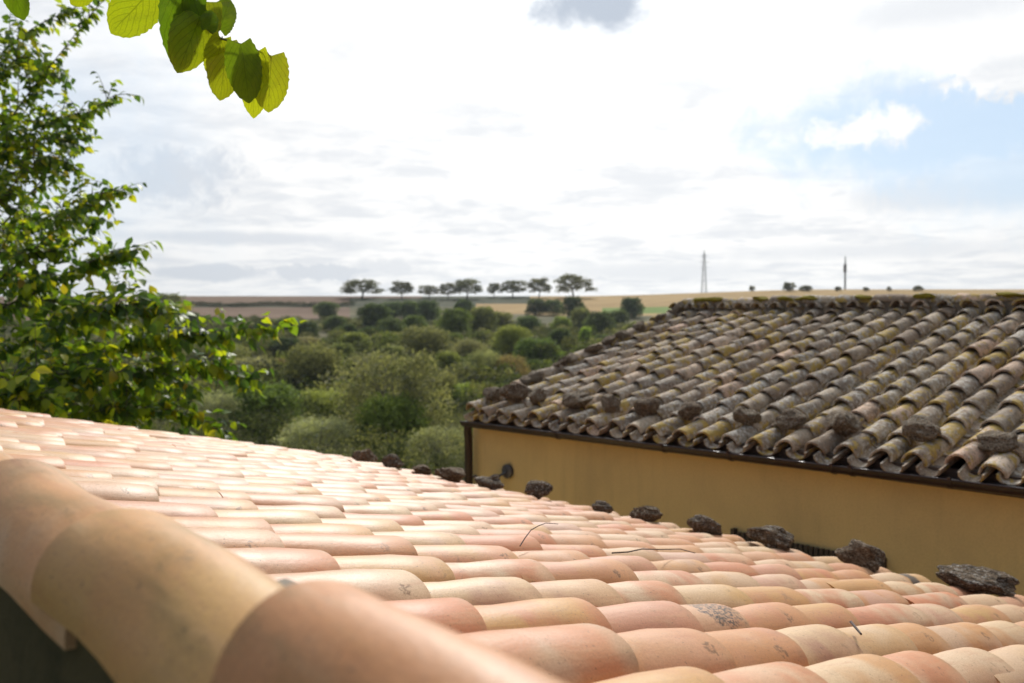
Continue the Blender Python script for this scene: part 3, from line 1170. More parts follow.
near_st = [(366, 456, 37, 17, 'dark lichened stone at the far left end of the terracotta eave, beside the olive shrubs'),
           (392, 463, 27, 18, 'blocky dark stone second from the far end of the terracotta eave'),
           (420, 472, 29, 13, 'low flat dark stone on the terracotta eave between the blocky one and the long lump'),
           (451, 477, 44, 17, 'long brown lump of stone on the terracotta eave below the corner of the yellow house'),
           (489, 485, 36, 18, 'dark stone on the terracotta eave right below the wall spotlight'),
           (537, 493, 33, 22, 'tall rounded dark stone alone on the terracotta eave just right of the wall spotlight'),
           (603, 510, 30, 15, 'small grey speckled stone on the terracotta eave left of the square block'),
           (645, 517, 40, 20, 'square-ended dark brown block of stone in the middle of the terracotta eave'),
           (704, 526, 43, 22, 'knobbly black and white stone on the terracotta eave left of the ribbed shutter'),
           (771, 538, 56, 27, 'ragged pale-topped stone on the terracotta eave in front of the ribbed shutter'),
           (862, 555, 53, 26, 'wedge-shaped brown stone on the terracotta eave, second from the right'),
           (976, 580, 77, 26, 'longest dark slab of stone at the right end of the terracotta eave')]
for i, (px, py, w, h, lab) in enumerate(near_st):
    put_stone(px, py, w, h, EX - .13, slope0 * .6, lambda x: near_plane(x) - .012, 300 + i, M['stone3'] if i in (0, 2, 3, 7, 10) else M['stone2'] if i in (6, 8) else M['stone'], lab, 'stones weighing down the terracotta eave', random.uniform(-.25, .25) + (-.35 if w > 50 else 0), .62)
far_st = [(492, 399, 26, 15, 'small dark stone nearest the left corner of the old lichened roof'),
          (514, 400, 36, 22, 'big round dark stone near the left corner of the old roof'),
          (537, 405, 26, 19, 'brown stone on the old roof between the big round one and the ochre-topped block'),
          (575, 405, 40, 19, 'oblong stone with an ochre top on the old roof eave'),
          (610, 408, 31, 20, 'dark grey stone on the old roof just right of the ochre-topped block'),
          (648, 410, 33, 21, 'blackish hollow-looking stone on the old roof, fifth from its left corner'),
          (690, 417, 32, 22, 'pointed black stone on the old roof left of the two speckled ones'),
          (747, 419, 36, 24, 'grey speckled stone on the old roof above the double gutter bracket'),
          (791, 428, 40, 24, 'rusty brown stone in the middle of the old roof eave'),
          (842, 426, 46, 28, 'large dark stone with an orange lichen spot on the old roof'),
          (922, 434, 46, 30, 'peaked dark stone on the old roof, second from the right'),
          (998, 442, 50, 21, 'flat brick-like slab with yellow lichen at the right end of the old roof eave')]
for i, (px, py, w, h, lab) in enumerate(far_st):
    put_stone(px, py + 3, w, h, FX0 + .27, -oslope * .7, lambda x: far_plane(x) - .03, 400 + i, M['stone4'] if i not in (1, 5, 6) else M['stone3'], lab, 'stones weighing down the old roof', random.uniform(-.3, .3) - .3, .9, .05, .82)
# rough mortar lumps and broken pieces along the verge of the old roof
for i in range(12):
    x = FX0 + .35 + i * .265 + random.uniform(-.09, .09)
    o = link('verge_stone', stone_mesh(500 + i, M['stone4'] if i % 3 else M['stone3']), yh)
    o.scale = (random.uniform(.16, .30), random.uniform(.11, .15), random.uniform(.07, .11))
    o.rotation_euler = (random.uniform(-.4, .4), -oslope + random.uniform(-.3, .2), random.uniform(-.5, .5))
    o.location = Vector((x, FY1 - .045 + random.uniform(-.02, .02), far_plane(x) - .035)) - yh.location

# twigs on the near roof


def twig(name, pts, r, label):
    mb = MB()
    P_ = []
    for px, py, lift in pts:
        d = direction(px, py)
        k = (-.324 + NB * .33 + lift) / (d.z + NB * d.x)
        P_.append(Vector((0, 0, EYE)) + d * k)
    mb.tube(P_, [r * (1 - .5 * i / len(P_)) for i in range(len(P_))], 6)
    o = mb.build(name, M['twig'], None, True)
    c = sum(P_, Vector()) / len(P_)
    o.data.transform(Matrix.Translation(-c)); o.location = c
    tag(o, label, 'twig', 'twigs fallen on the terracotta roof')


twig('twig', [(612, 553, .012), (628, 552, .02), (642, 549, .03), (660, 549.5, .03), (680, 549, .026), (695, 553, .012)], .0024, 'long curved black twig lying across the terracotta tiles below the square stone')
twig('twig', [(520, 546, .01), (525, 538, .030), (531, 530, .050), (538, 526, .062), (546, 523, .07), (558, 524, .066)], .0017, 'thin upright forked twig sticking up from the terracotta tiles')
twig('twig', [(851, 622, .012), (856, 628, .016), (861, 634, .012)], .0035, 'short dark stick lying on a tile close to the right bottom of the roof')

# ------------------------------------------------------------------ trees in the valley


def crown_mesh(name, seed, n=2600, lobes=16, leaf=.045, flat=1.0, airy=0.0, low=0.0, shell=.30):
    """crown in a unit box: x, y in -0.5..0.5 and z in 0..1, made of leaf-sized faces on many clumps"""
    rn = np.random.default_rng(seed)
    cs, rs, tint = [], [], []
    for i in range(lobes):
        # clumps spread evenly over an ellipsoid, the upper ones standing out unevenly
        f = (i + rn.uniform(.2, .8)) / lobes
        zz = .30 + .64 * (1 - f) if low > .2 else (1 - 1.72 * f) * .52 + .46
        a = i * 2.39996 + rn.uniform(-.5, .5)
        rr = rn.uniform(.17, .26) if airy < .5 else rn.uniform(.10, .19)
        lim = math.sqrt(max(.02, 1 - ((zz - .44) / .62) ** 2)) * .5 * (rn.uniform(.72, 1.0) if low > .2 else 1)
        rad = max(0, lim - rr * rn.uniform(.45, .9)) * (1 if rn.uniform() < .75 else rn.uniform(.3, 1))
        cs.append((rad * math.cos(a), rad * math.sin(a), min(max(zz, rr * .5), 1 - rr * flat * rn.uniform(.7, 1.1))))
        rs.append(rr); tint.append(rn.uniform(0, 1))
    cs, rs, tint = np.array(cs), np.array(rs), np.array(tint)
    w = rs ** 2 / np.sum(rs ** 2)
    li = rn.choice(lobes, n, p=w)
    d = rn.normal(size=(n, 3)); d /= np.linalg.norm(d, axis=1, keepdims=True)
    d[:, 2] = np.where(d[:, 2] < -.6, -d[:, 2] * .6, d[:, 2])
    # ragged shells
    rag = 1 + .22 * np.sin(d[:, 0] * 9 + li * 1.7) * np.cos(d[:, 1] * 8 + li) + rn.normal(0, .07 + .16 * airy, n)
    rad = rs[li] * (1 - shell * rn.uniform(0, 1, n) ** 2) * rag
    p = cs[li] + d * rad[:, None] * np.array([1, 1, flat])
    nrm = d * .55 + rn.normal(size=(n, 3)) * .6
    nrm /= np.linalg.norm(nrm, axis=1, keepdims=True)
    t1 = np.cross(nrm, rn.normal(size=(n, 3))); t1 /= np.linalg.norm(t1, axis=1, keepdims=True)
    t2 = np.cross(nrm, t1)
    s = leaf * rn.uniform(.55, 1.25, n)
    a1, a2 = t1 * (s * .62)[:, None], t2 * (s * .36)[:, None]
    q = np.stack([p - a1, p - a2 + nrm * (s * .1)[:, None], p + a1, p + a2 + nrm * (s * .1)[:, None]], 1).reshape(-1, 3)
    rv = np.repeat(np.clip(.55 * tint[li] + .45 * rn.uniform(0, 1, n), 0, 1), 4)
    f = np.arange(n * 4).reshape(n, 4)
    return mesh_from(name, q, f.tolist(), M['crown'], False, None, rv)


def trunk_mesh(name, seed, r=.035, limbs=5, top=.75, spread=.34, mat=None, fork=.32):
    rn = random.Random(seed)
    mb = MB()
    lean = rn.uniform(-.05, .05)
    mb.tube([(0, 0, -.05), (lean * .3, .01, fork * .5), (lean, .0, fork)], [r * 1.3, r, r * .85], 8)
    for i in range(limbs):
        a = 6.283 * (i + rn.uniform(-.2, .2)) / limbs
        e = spread * rn.uniform(.6, 1.1)
        ex, ey = math.cos(a) * e, math.sin(a) * e
        zt = top * rn.uniform(.85, 1.1)
        mid = Vector((lean + ex * .45, ey * .45, fork + (zt - fork) * .5 + rn.uniform(0, .06)))
        mb.tube([(lean, 0, fork - .03), mid, (lean + ex, ey, zt)], [r * .6, r * .4, r * .12], 6)
        b = a + rn.uniform(.5, 1.0)
        mb.tube([mid, (mid.x + math.cos(b) * .13, mid.y + math.sin(b) * .13, zt * rn.uniform(.95, 1.08))], [r * .3, r * .08], 5)
    return mesh_from(name, mb.v, mb.f, mat or M['bark'], True)


crowns = dict(
    round=[crown_mesh('round_crown', 100 + i, 4600, 24, .066) for i in range(4)],
    big=[crown_mesh('big_crown', 110 + i, 9000, 44, .040, shell=.35) for i in range(3)],
    airy=[crown_mesh('airy_crown', 120 + i, 9000, 60, .030, airy=1.0, shell=.75) for i in range(3)],
    oak=[crown_mesh('oak_crown', 130 + i, 2400, 22, .055, flat=.85, low=.30, airy=.6, shell=.6) for i in range(4)],
    bush=[crown_mesh('bush_crown', 150 + i, 900, 16, .095, shell=.2) for i in range(4)],
    small=[crown_mesh('small_crown', 140 + i, 1300, 14, .11) for i in range(4)])
trunks = dict(round=trunk_mesh('round_trunk', 1, .022, 5, .6, .25, None, .2), big=trunk_mesh('big_trunk', 2, .03, 7), airy=trunk_mesh('airy_trunk', 3, .022, 8, .85, .38, M['pale_bark'], .2),
              oak=[trunk_mesh('oak_trunk', 4 + i, .020, 6, .72, .36, None, .30 + .04 * i) for i in range(3)], small=trunk_mesh('small_trunk', 8, .03, 4, .6, .25))
HUE = dict(dark=(0.084, 0.131, 0.078), deep=(0.116, 0.171, 0.097), olive=(0.214, 0.243, 0.122), grey=(0.261, 0.270, 0.186), silver=(0.308, 0.345, 0.261), green=(0.159, 0.233, 0.068),
           light=(0.261, 0.325, 0.094), lime=(0.336, 0.484, 0.094), brown=(0.317, 0.233, 0.149), oak=(0.112, 0.123, 0.085))


def tree(px, ytop, w, ybase, kind, hue, label, name='tree', cat='tree', group='trees and shrubs in the valley'):
    u, v = on_ground(px, ybase)
    d = direction(px, ybase)
    kk = v / d.dot(F0)
    gz = ground_z(u, v)
    x, y = uv_to_xy(u, v)
    h = at(px, ytop, kk).z - gz
    wm = w * kk / FPX * (1.12 if group.startswith('trees and') else 1)
    i = random.randrange(99)
    root = empty(name, (x, y, gz), label, cat, group)
    mt = Matrix.Rotation(random.uniform(0, 6.28), 4, 'Z') @ Matrix.Diagonal((wm, wm, h, 1))
    cr = bpy.data.objects.new('crown', crowns[kind][i % len(crowns[kind])])
    COL.objects.link(cr); cr.parent = root
    cr.matrix_basis = mt
    c = HUE[hue]
    gm = sum(c) / 3
    c = [x * .78 + gm * .22 for x in c]
    j0 = random.uniform(.88, 1.14); j = [j0 * random.uniform(.96, 1.04) for _ in range(3)]
    cr.color = (c[0] * j[0], c[1] * j[1], c[2] * j[2], 1)
    tk = trunks[kind]
    if isinstance(tk, list): tk = tk[i % len(tk)]
    tr = bpy.data.objects.new('trunk', tk)
    COL.objects.link(tr); tr.parent = root
    tr.matrix_basis = mt
    return root


OAKS = 'trees standing in a row on the skyline'
for a in [(362, 280, 40, 298.5, 'widest flat-crowned tree of the skyline row, at its left end'),
          (402, 281.5, 25, 298.5, 'rounded skyline tree second from the left end of the row'),
          (429, 285.5, 20, 298.5, 'low small skyline tree between the rounded one and the twin crowns'),
          (448, 283, 19, 299, 'thin see-through skyline tree left of the twin wide crown'),
          (467, 279, 31, 299, 'broad skyline tree with several clumps, left of the gap above the bushes'),
          (494, 283, 15, 297.5, 'smallest sparse skyline tree just right of the gap'),
          (513, 280.5, 26, 297.5, 'umbrella-shaped skyline tree in the middle of the right trio'),
          (539, 278, 25, 298, 'upright skyline tree left of the darkest one'),
          (573.5, 274.5, 37, 298, 'largest and darkest skyline tree at the right end of the row')]:
    tree(a[0], a[1], a[2] * 1.16, a[3], 'oak', 'oak', a[4], 'tree', 'tree', OAKS)
SK = 'tiny trees on the skyline above the old roof'
for a in [(789, 282.6, 12, 291, 'dark double-topped bush on the skyline between pylon and mast'), (806, 285.6, 12.8, 291, 'low flat bush on the skyline just right of the dark double one'),
          (752, 286, 6, 291, 'tiny bush on the skyline halfway between pylon and dark bush'), (838, 286.6, 6.4, 291, 'tiny bush on the skyline at the foot of the mast'),
          (866, 287.1, 6.4, 291, 'tiny bush on the skyline first right of the mast'), (889, 286.6, 4.8, 291, 'tiny bush on the skyline second right of the mast'), (918, 285.6, 9.6, 291, 'twin tiny bush on the skyline farthest right of the mast')]:
    tree(*a[:4], 'small', 'oak', a[4], 'bush', 'bush', SK)

V = [
    # px, top, width, base, crown, hue, label
    (163, 294, 42, 318, 'round', 'olive', 'grey-green tree beside the ploughed field, behind the leafy branches on the left'),
    (187, 312, 26, 331, 'round', 'dark', 'dark bush at the lower edge of the ploughed field on the left'),
    (326, 302, 21, 319, 'round', 'deep', 'round dark tree standing alone against the brown field'),
    (375, 304, 30, 331, 'round', 'dark', 'dark rounded tree below the widest skyline tree'),
    (394, 302, 24, 318, 'round', 'dark', 'dark bush just under the skyline row, second from left'),
    (410, 301, 20, 320, 'round', 'deep', 'left one of two round bluish bushes under the skyline row'),
    (428, 301, 22, 322, 'round', 'deep', 'right one of two round bluish bushes under the skyline row'),
    (464, 300, 17, 318, 'round', 'dark', 'dark upright bush under the broad skyline tree'),
    (455, 309, 32, 335, 'round', 'green', 'yellow-green tree below the thin skyline trees'),
    (482, 307, 28, 333, 'round', 'olive', 'olive-green tree left of the pale stubble strip'),
    (536, 299, 20, 315, 'round', 'dark', 'dark bush in the stubble under the upright skyline tree'),
    (553, 300, 18, 315, 'round', 'deep', 'green-grey bush in the stubble touching the dark bush'),
    (573, 297, 19, 318, 'round', 'dark', 'tall dark bush directly below the darkest skyline tree'),
    (631.5, 298, 20, 318, 'round', 'dark', 'round dark tree at the right end of the green meadow'),
    (619, 310, 17, 327, 'round', 'deep', 'low dark bush at the foot of the meadow tree'),
    (600, 312, 27, 335, 'round', 'deep', 'wide grey-green bush at the left edge of the meadow'),
    (581, 308, 20, 332, 'round', 'olive', 'grey-green bush between the tall dark bush and the meadow'),
    (638, 322, 28, 345, 'round', 'olive', 'green bush touching the upper verge of the old roof'),
    (391, 319, 28, 344, 'round', 'deep', 'dark tree behind the big pale olive in the middle of the valley'),
    (415, 316, 22, 332, 'round', 'green', 'green bush below the two bluish bushes'),
    (349, 324, 18, 338, 'small', 'dark', 'small dark bush right of the field edge'),
    (370, 327, 21, 345, 'round', 'deep', 'deep green bush below the dark rounded tree'),
    (355, 333, 30, 355, 'round', 'light', 'light green bush left of the big pale olive'),
    (424, 327, 50, 366, 'big', 'olive', 'big pale olive tree with a broad dome in the middle of the valley'),
    (455, 334, 18, 350, 'round', 'green', 'small round green bush right of the big pale olive'),
    (470, 340, 32, 370, 'big', 'grey', 'pale grey-green tree in front of the round green bush'),
    (342, 344, 28, 374, 'round', 'olive', 'round olive bush with a clear dark trunk shade left of centre'),
    (313, 345, 56, 402, 'big', 'olive', 'olive tree with open crown and dark trunk in the left of the valley'),
    (309, 337, 26, 352, 'round', 'grey', 'grey-green bush just above the open olive tree'),
    (215, 342, 54, 374, 'big', 'olive', 'wide pale dome behind the lowest spray of the leafy tree'),
    (253, 358, 44, 384, 'round', 'grey', 'grey tree right of the wide pale dome'),
    (278, 359, 24, 382, 'round', 'brown', 'reddish brown dry bush among the green ones'),
    (262, 383, 72, 446, 'big', 'green', 'large dark green tree just behind the far roof edge'),
    (214, 392, 50, 452, 'airy', 'silver', 'silver-grey shrub left of the large dark green tree'),
    (326, 390, 60, 432, 'big', 'light', 'fresh green bushy tree between the dark green tree and the grey one'),
    (396, 352, 104, 462, 'airy', 'grey', 'tallest grey feathery tree in front of the valley, left of the yellow house'),
    (392, 396, 62, 468, 'big', 'green', 'dark green bush growing in front of the grey feathery tree'),
    (320, 418, 74, 470, 'airy', 'silver', 'silvery shrub along the far roof edge, left of the stones'),
    (438, 428, 62, 480, 'airy', 'silver', 'silver-leaved shrub beside the brown downpipe'),
    (484, 350, 36, 396, 'airy', 'grey', 'thin bare-looking grey tree left of the old roof'),
    (510, 356, 36, 396, 'airy', 'brown', 'brownish thin tree just above the left corner of the old roof'),
    (466, 384, 32, 412, 'round', 'light', 'yellow-green bush at the corner of the old roof'),
    (512, 326, 36, 356, 'big', 'light', 'light olive dome in the right of the valley'),
    (537, 339, 40, 368, 'round', 'green', 'bright-topped dark bush right of the light olive dome'),
    (561, 329, 22, 352, 'round', 'deep', 'dark bush with a pale top behind the verge of the old roof'),
    (561, 317, 18, 334, 'round', 'light', 'light green round bush above the dark pale-topped one'),
    (585, 327, 12, 345, 'small', 'lime', 'bright lime green sapling behind the verge of the old roof'),
    (535, 360, 22, 380, 'round', 'green', 'low green bush close to the verge of the old roof'),
    (500, 312, 24, 330, 'round', 'olive', 'grey bush below the pale stubble strip'),
    (528, 316, 22, 332, 'round', 'deep', 'dark low bush below the two stubble bushes'),
    (604, 335, 22, 352, 'round', 'deep', 'dark bush half hidden by the verge of the old roof'),
    (288, 318, 24, 334, 'round', 'dark', 'dark bush on the slope left of the lone round tree'),
    (262, 322, 22, 338, 'round', 'dark', 'dark bush above the right-reaching leafy spray'),
    (240, 326, 24, 346, 'round', 'deep', 'deep green bush behind the tip of the leafy spray'),
    (306, 322, 24, 340, 'round', 'dark', 'dark bush below the lone round tree'),
    (336, 316, 20, 332, 'round', 'deep', 'bush beside the lone round tree on its right'),
    (284, 338, 30, 358, 'round', 'dark', 'wide dark bush in the shaded middle of the left slope'),
    (250, 342, 24, 360, 'round', 'dark', 'dark bush on the left slope above the grey tree'),
    (440, 374, 34, 412, 'big', 'olive', 'olive bush right behind the grey feathery tree'),
    (500, 384, 26, 408, 'round', 'green', 'green bush behind the left corner of the old roof'),
    (362, 356, 34, 392, 'big', 'grey', 'grey-green tree just left of the grey feathery tree'),
    (390, 346, 30, 372, 'round', 'olive', 'olive bush above the grey feathery tree'),
    (448, 352, 28, 380, 'round', 'light', 'light green bush right of the big pale olive, lower down'),
]
for a in V:
    low_ = a[1] > 295 and (a[3] - a[1]) < 24
    tree(*a[:6], a[6], 'shrub' if low_ or 'bush' in a[6] or 'shrub' in a[6] else 'tree', 'bush' if 'bush' in a[6] else 'shrub' if 'shrub' in a[6] else 'tree')

# the knee-high scrub between the trees, one mass
rn = np.random.default_rng(5)
vs, fs, rv = [], [], []
base = 0
cnt = 0
src = []
for me in crowns['small']:
    co = np.empty(len(me.vertices) * 3); me.vertices.foreach_get('co', co)
    a = np.empty(len(me.vertices)); me.attributes['rnd'].data.foreach_get('value', a)
    src.append((co.reshape(-1, 3), a))
fine = []
for me in crowns['airy']:
    co = np.empty(len(me.vertices) * 3); me.vertices.foreach_get('co', co)
    a = np.empty(len(me.vertices)); me.attributes['rnd'].data.foreach_get('value', a)
    fine.append((co.reshape(-1, 3), a))
dense = []
for me in crowns['bush']:
    co = np.empty(len(me.vertices) * 3); me.vertices.foreach_get('co', co)
    a = np.empty(len(me.vertices)); me.attributes['rnd'].data.foreach_get('value', a)
    dense.append((co.reshape(-1, 3), a))
KINDS = [('dark evergreen scrub filling the gaps between the valley trees', (.070, .086, .052)), ('olive green scrub filling the gaps between the valley trees', (.130, .140, .080)),
         ('pale grey-green scrub filling the gaps between the valley trees', (.175, .182, .135)), ('fresh green scrub filling the gaps between the valley trees', (.118, .148, .062))]
heap = {i: ([], []) for i in range(4)}
while cnt < 1700:
    v = 24 + 238 * rn.uniform() ** .8
    s = rn.uniform(-.60, .30)
    if v > 246 and s > -.05: continue
    u = s * v
    x, y = uv_to_xy(u, v)
    if x < 12.5 and -4 < y < 9: continue
    co, a = dense[cnt % 4] if v > 60 else fine[cnt % 3]
    keepn = 450 if v > 60 else 1500
    sel = (rn.permutation(len(co) // 4)[:keepn][:, None] * 4 + np.arange(4)).ravel()
    w = rn.uniform(1.8, 4.2) if v > 60 else rn.uniform(1.8, 3.6)
    if v > 150: w *= .75
    h = w * rn.uniform(.75, 1.1)
    if v > 185: h = min(h, 2.0)
    if v > 225 and s > -.12 or v > 238: continue
    q = co[sel] * np.array([w, w, h])
    kind_ = int(rn.choice(4, p=(.36, .30, .20, .14)))
    heap[kind_][0].append(q + np.array([x, y, ground_z(u, v) - .25 * h]))
    heap[kind_][1].append(np.clip(a[sel] + rn.uniform(-.18, .18), 0, 1))
    cnt += 1
for i, (lab, colr) in enumerate(KINDS):
    q = np.concatenate(heap[i][0])
    me = mesh_from('scrub', q, np.arange(len(q)).reshape(-1, 4).tolist(), M['crown'], False, None, np.concatenate(heap[i][1]))
    o = link('undergrowth', me)
    o.color = (*colr, 1)
    tag(o, lab, 'scrub', None, 'stuff')

# hedge line in the brown field
mb_v, mb_n = [], 0
hv = []
for i in range(46):
    s = -.385 + i * .0046
    v = 337 + 4 * math.sin(i * .3)
    u = s * v
    x, y = uv_to_xy(u, v)
    co, a = src[i % 4]
    sel = (rn.permutation(len(co) // 4)[:240][:, None] * 4 + np.arange(4)).ravel()
    hv.append(co[sel] * np.array([4.5, 4.5, rn.uniform(1.2, 2.0)]) + np.array([x, y, ground_z(u, v) - .1]))
q = np.concatenate(hv)
me = mesh_from('hedge', q, np.arange(len(q)).reshape(-1, 4).tolist(), M['crown'], False, None, rn.uniform(0, 1, len(q) // 4).repeat(4))
o = link('hedge', me); o.color = (.035, .050, .028, 1)
tag(o, 'low dark hedge line crossing the brown field on the left', 'hedge')

# ------------------------------------------------------------------ pylon and mast on the hill


def ground_point(px, v):
    d = direction(px, 290)
    k = v / d.dot(F0)
    u = d.dot(RT) * k
    x, y = uv_to_xy(u, v)
    return Vector((x, y, ground_z(u, v))), k


g, k = ground_point(704, 560)
top = at(704, 250, k).z
py = empty('pylon', g, 'tall lattice power pylon on the hill above the old roof', 'pylon')
H = top - g.z
hw = 7.5 * k / FPX / 2 * .62


def ring_pt(i, f):
    b = hw * (1 - f) ** 1.1 + .35
    a = math.pi / 4 + i * math.pi / 2 - YAW
    return g + Vector((math.cos(a) * b * 1.414, math.sin(a) * b * 1.414, H * f))


for i in range(4):
    mb = MB(); mb.tube([ring_pt(i, f) for f in (0, .25, .5, .75, .93)], .13, 5)
    mb.build('leg', M['steel'], py)
mb = MB()
lv = [0, .12, .24, .35, .46, .56, .65, .73, .80, .87, .93]
for f0, f1 in zip(lv[:-1], lv[1:]):
    for i in range(4):
        j = (i + 1) % 4
        mb.tube([ring_pt(i, f0), ring_pt(j, f1)], .05, 4)
        mb.tube([ring_pt(j, f0), ring_pt(i, f1)], .05, 4)
        mb.tube([ring_pt(i, f1), ring_pt(j, f1)], .05, 4)
mb.build('lattice', M['steel'], py)
for f, w in ((.66, 2.5), (.77, 3.1), (.88, 2.3)):
    mb = MB()
    c = g + Vector((0, 0, H * f))
    for s in (-1, 1):
        for dz in (-.35, .35):
            mb.tube([c + Vector((0, 0, dz)), c + RT * s * w], .08, 5)
    mb.build('cross_arm', M['steel'], py)
mb = MB(); mb.tube([g + Vector((0, 0, H * .92)), g + Vector((0, 0, H))], [.3, .12], 5)
mb.build('peak', M['steel'], py)

g, k = ground_point(845, 470)
top = at(845, 256, k).z
mast = empty('mast', g, 'slim antenna mast with dark panels standing behind the ridge of the old roof', 'antenna')
mb = MB(); mb.tube([g, g + Vector((0, 0, (top - g.z) * .8)), Vector((g.x, g.y, top))], [.50, .38, .18], 10)
mb.build('pole', M['grey_metal'], mast)
for i in range(3):
    a = i * 2.094
    mb = MB(); mb.box(Vector((g.x + .62 * math.cos(a), g.y + .62 * math.sin(a), g.z + (top - g.z) * .66)), (.45, .45, 4.2), Matrix.Rotation(a, 3, 'Z'))
    mb.build('antenna_panel', M['brown'], mast)

# ------------------------------------------------------------------ leafy tree on the left


def small_leaf(seed, L=1.0, W=.66):
    rn = random.Random(seed)
    vs, uv, fs = [], [], []
    prof = [(0, .02), (.18, .72), (.42, 1.0), (.70, .66), (1, .0)]
    bend = rn.uniform(.10, .30)
    for tt, w in prof:
        zc = -bend * tt * tt
        for s in (-1, 0, 1):
            vs.append((tt * L, s * w * W / 2, zc + abs(s) * w * .10)); uv.append((.5 + s * .5, tt))
    for i in range(4):
        for j in range(2):
            a = i * 3 + j
            fs.append((a, a + 1, a + 4, a + 3))
    return vs, fs, uv


leaf_src = [small_leaf(i) for i in range(4)]
leaf_meshes = [mesh_from('leaf', v, f, M['leaf'], True, u) for v, f, u in leaf_src]
tree_root = empty('tree', at(-70, 520, 9.6) * 1.0, 'leafy broadleaf tree at the left edge reaching over the far end of the roof', 'tree')
tree_root.location.z = ground_z(0, 9)
base_p = Vector(tree_root.location)
limbs = []


def limb(pts, r0, r1):
    P_ = [at(*p) for p in pts]
    # smooth the polyline
    Q = []
    for i in range(len(P_) - 1):
        p0, p1, p2, p3 = P_[max(i - 1, 0)], P_[i], P_[i + 1], P_[min(i + 2, len(P_) - 1)]
        for s in range(6):
            q = s / 6
            Q.append(.5 * ((2 * p1) + (p2 - p0) * q + (2 * p0 - 5 * p1 + 4 * p2 - p3) * q * q + (3 * p1 - p0 - 3 * p2 + p3) * q ** 3))
    Q.append(P_[-1])
    rad = [r0 + (r1 - r0) * (i / (len(Q) - 1)) for i in range(len(Q))]
    limbs.append((Q, rad))
    return Q


TK = at(-75, 470, 9.6)
mb = MB()
mb.tube([base_p, base_p.lerp(TK, .5) + Vector((.04, .03, 0)), TK, at(-70, 380, 9.6), at(-55, 300, 9.5)], [.13, .11, .10, .085, .06], 12)
mb.build('trunk', M['bark'], tree_root, True)
limb([(-55, 300, 9.5), (-30, 200, 9.3), (10, 120, 9.2), (55, 60, 9.1), (98, 6, 9.0)], .014, .002)
limb([(-55, 300, 9.5), (-10, 240, 9.6), (50, 170, 9.6), (85, 118, 9.5), (116, 94, 9.5)], .013, .002)
limb([(-60, 330, 9.6), (0, 280, 9.2), (60, 225, 9.0), (95, 196, 8.9), (126, 190, 8.9)], .013, .002)
limb([(-60, 330, 9.6), (20, 300, 9.4), (80, 268, 9.5), (105, 256, 9.5), (132, 256, 9.5)], .013, .002)
limb([(-70, 380, 9.6), (20, 345, 9.0), (90, 312, 8.8), (140, 303, 8.8), (172, 314, 8.7)], .013, .002)
limb([(-70, 380, 9.6), (40, 365, 9.3), (130, 343, 9.2), (200, 333, 9.2), (277, 327, 9.2)], .013, .002)
limb([(-70, 400, 9.6), (60, 392, 9.3), (140, 372, 9.3), (200, 368, 9.4), (252, 380, 9.4)], .013, .002)
limb([(-70, 420, 9.6), (50, 420, 9.4), (120, 408, 9.3), (180, 412, 9.3), (228, 432, 9.3)], .013, .002)
limb([(-60, 300, 9.6), (-30, 150, 9.9), (-10, 70, 10.0), (30, 30, 9.9), (75, 8, 9.9)], .013, .002)
limb([(-60, 320, 9.6), (-10, 180, 9.2), (20, 140, 9.0), (60, 118, 9.0), (100, 110, 9.0)], .012, .002)
limb([(-70, 360, 9.6), (10, 310, 10.0), (60, 300, 10.1), (110, 320, 10.2), (160, 345, 10.2)], .012, .002)
limb([(-70, 400, 9.6), (30, 400, 10.0), (100, 385, 10.1), (150, 390, 10.2), (200, 405, 10.2)], .012, .002)
limb([(-70, 410, 9.6), (0, 380, 8.6), (40, 370, 8.4), (80, 378, 8.4), (120, 372, 8.4)], .012, .002)
limb([(-60, 330, 9.6), (-20, 270, 10.2), (20, 230, 10.4), (60, 215, 10.4), (100, 222, 10.4)], .012, .002)
limb([(-60, 330, 9.6), (-30, 230, 9.0), (0, 200, 8.8), (40, 160, 8.8), (75, 165, 8.8)], .012, .002)
limb([(-70, 410, 9.6), (-20, 400, 8.2), (5, 392, 7.9), (25, 392, 7.8), (38, 398, 7.8)], .02, .004)
limb([(-60, 300, 9.6), (-25, 205, 9.4), (10, 160, 9.3), (45, 138, 9.3), (78, 145, 9.3)], .012, .002)
limb([(-60, 300, 9.6), (-30, 140, 9.5), (0, 75, 9.5), (28, 58, 9.5), (55, 78, 9.5)], .012, .002)
limb([(-60, 320, 9.6), (-20, 262, 9.3), (20, 255, 9.1), (55, 250, 9.1), (85, 236, 9.1)], .012, .002)
for Q, rad in limbs:
    mb = MB(); mb.tube(Q, rad, 6)
    mb.build('branch', M['bark'], tree_root, True)
leaf_at = []                               # (position, direction, size, weight for being shown singly)
twigs = MB()
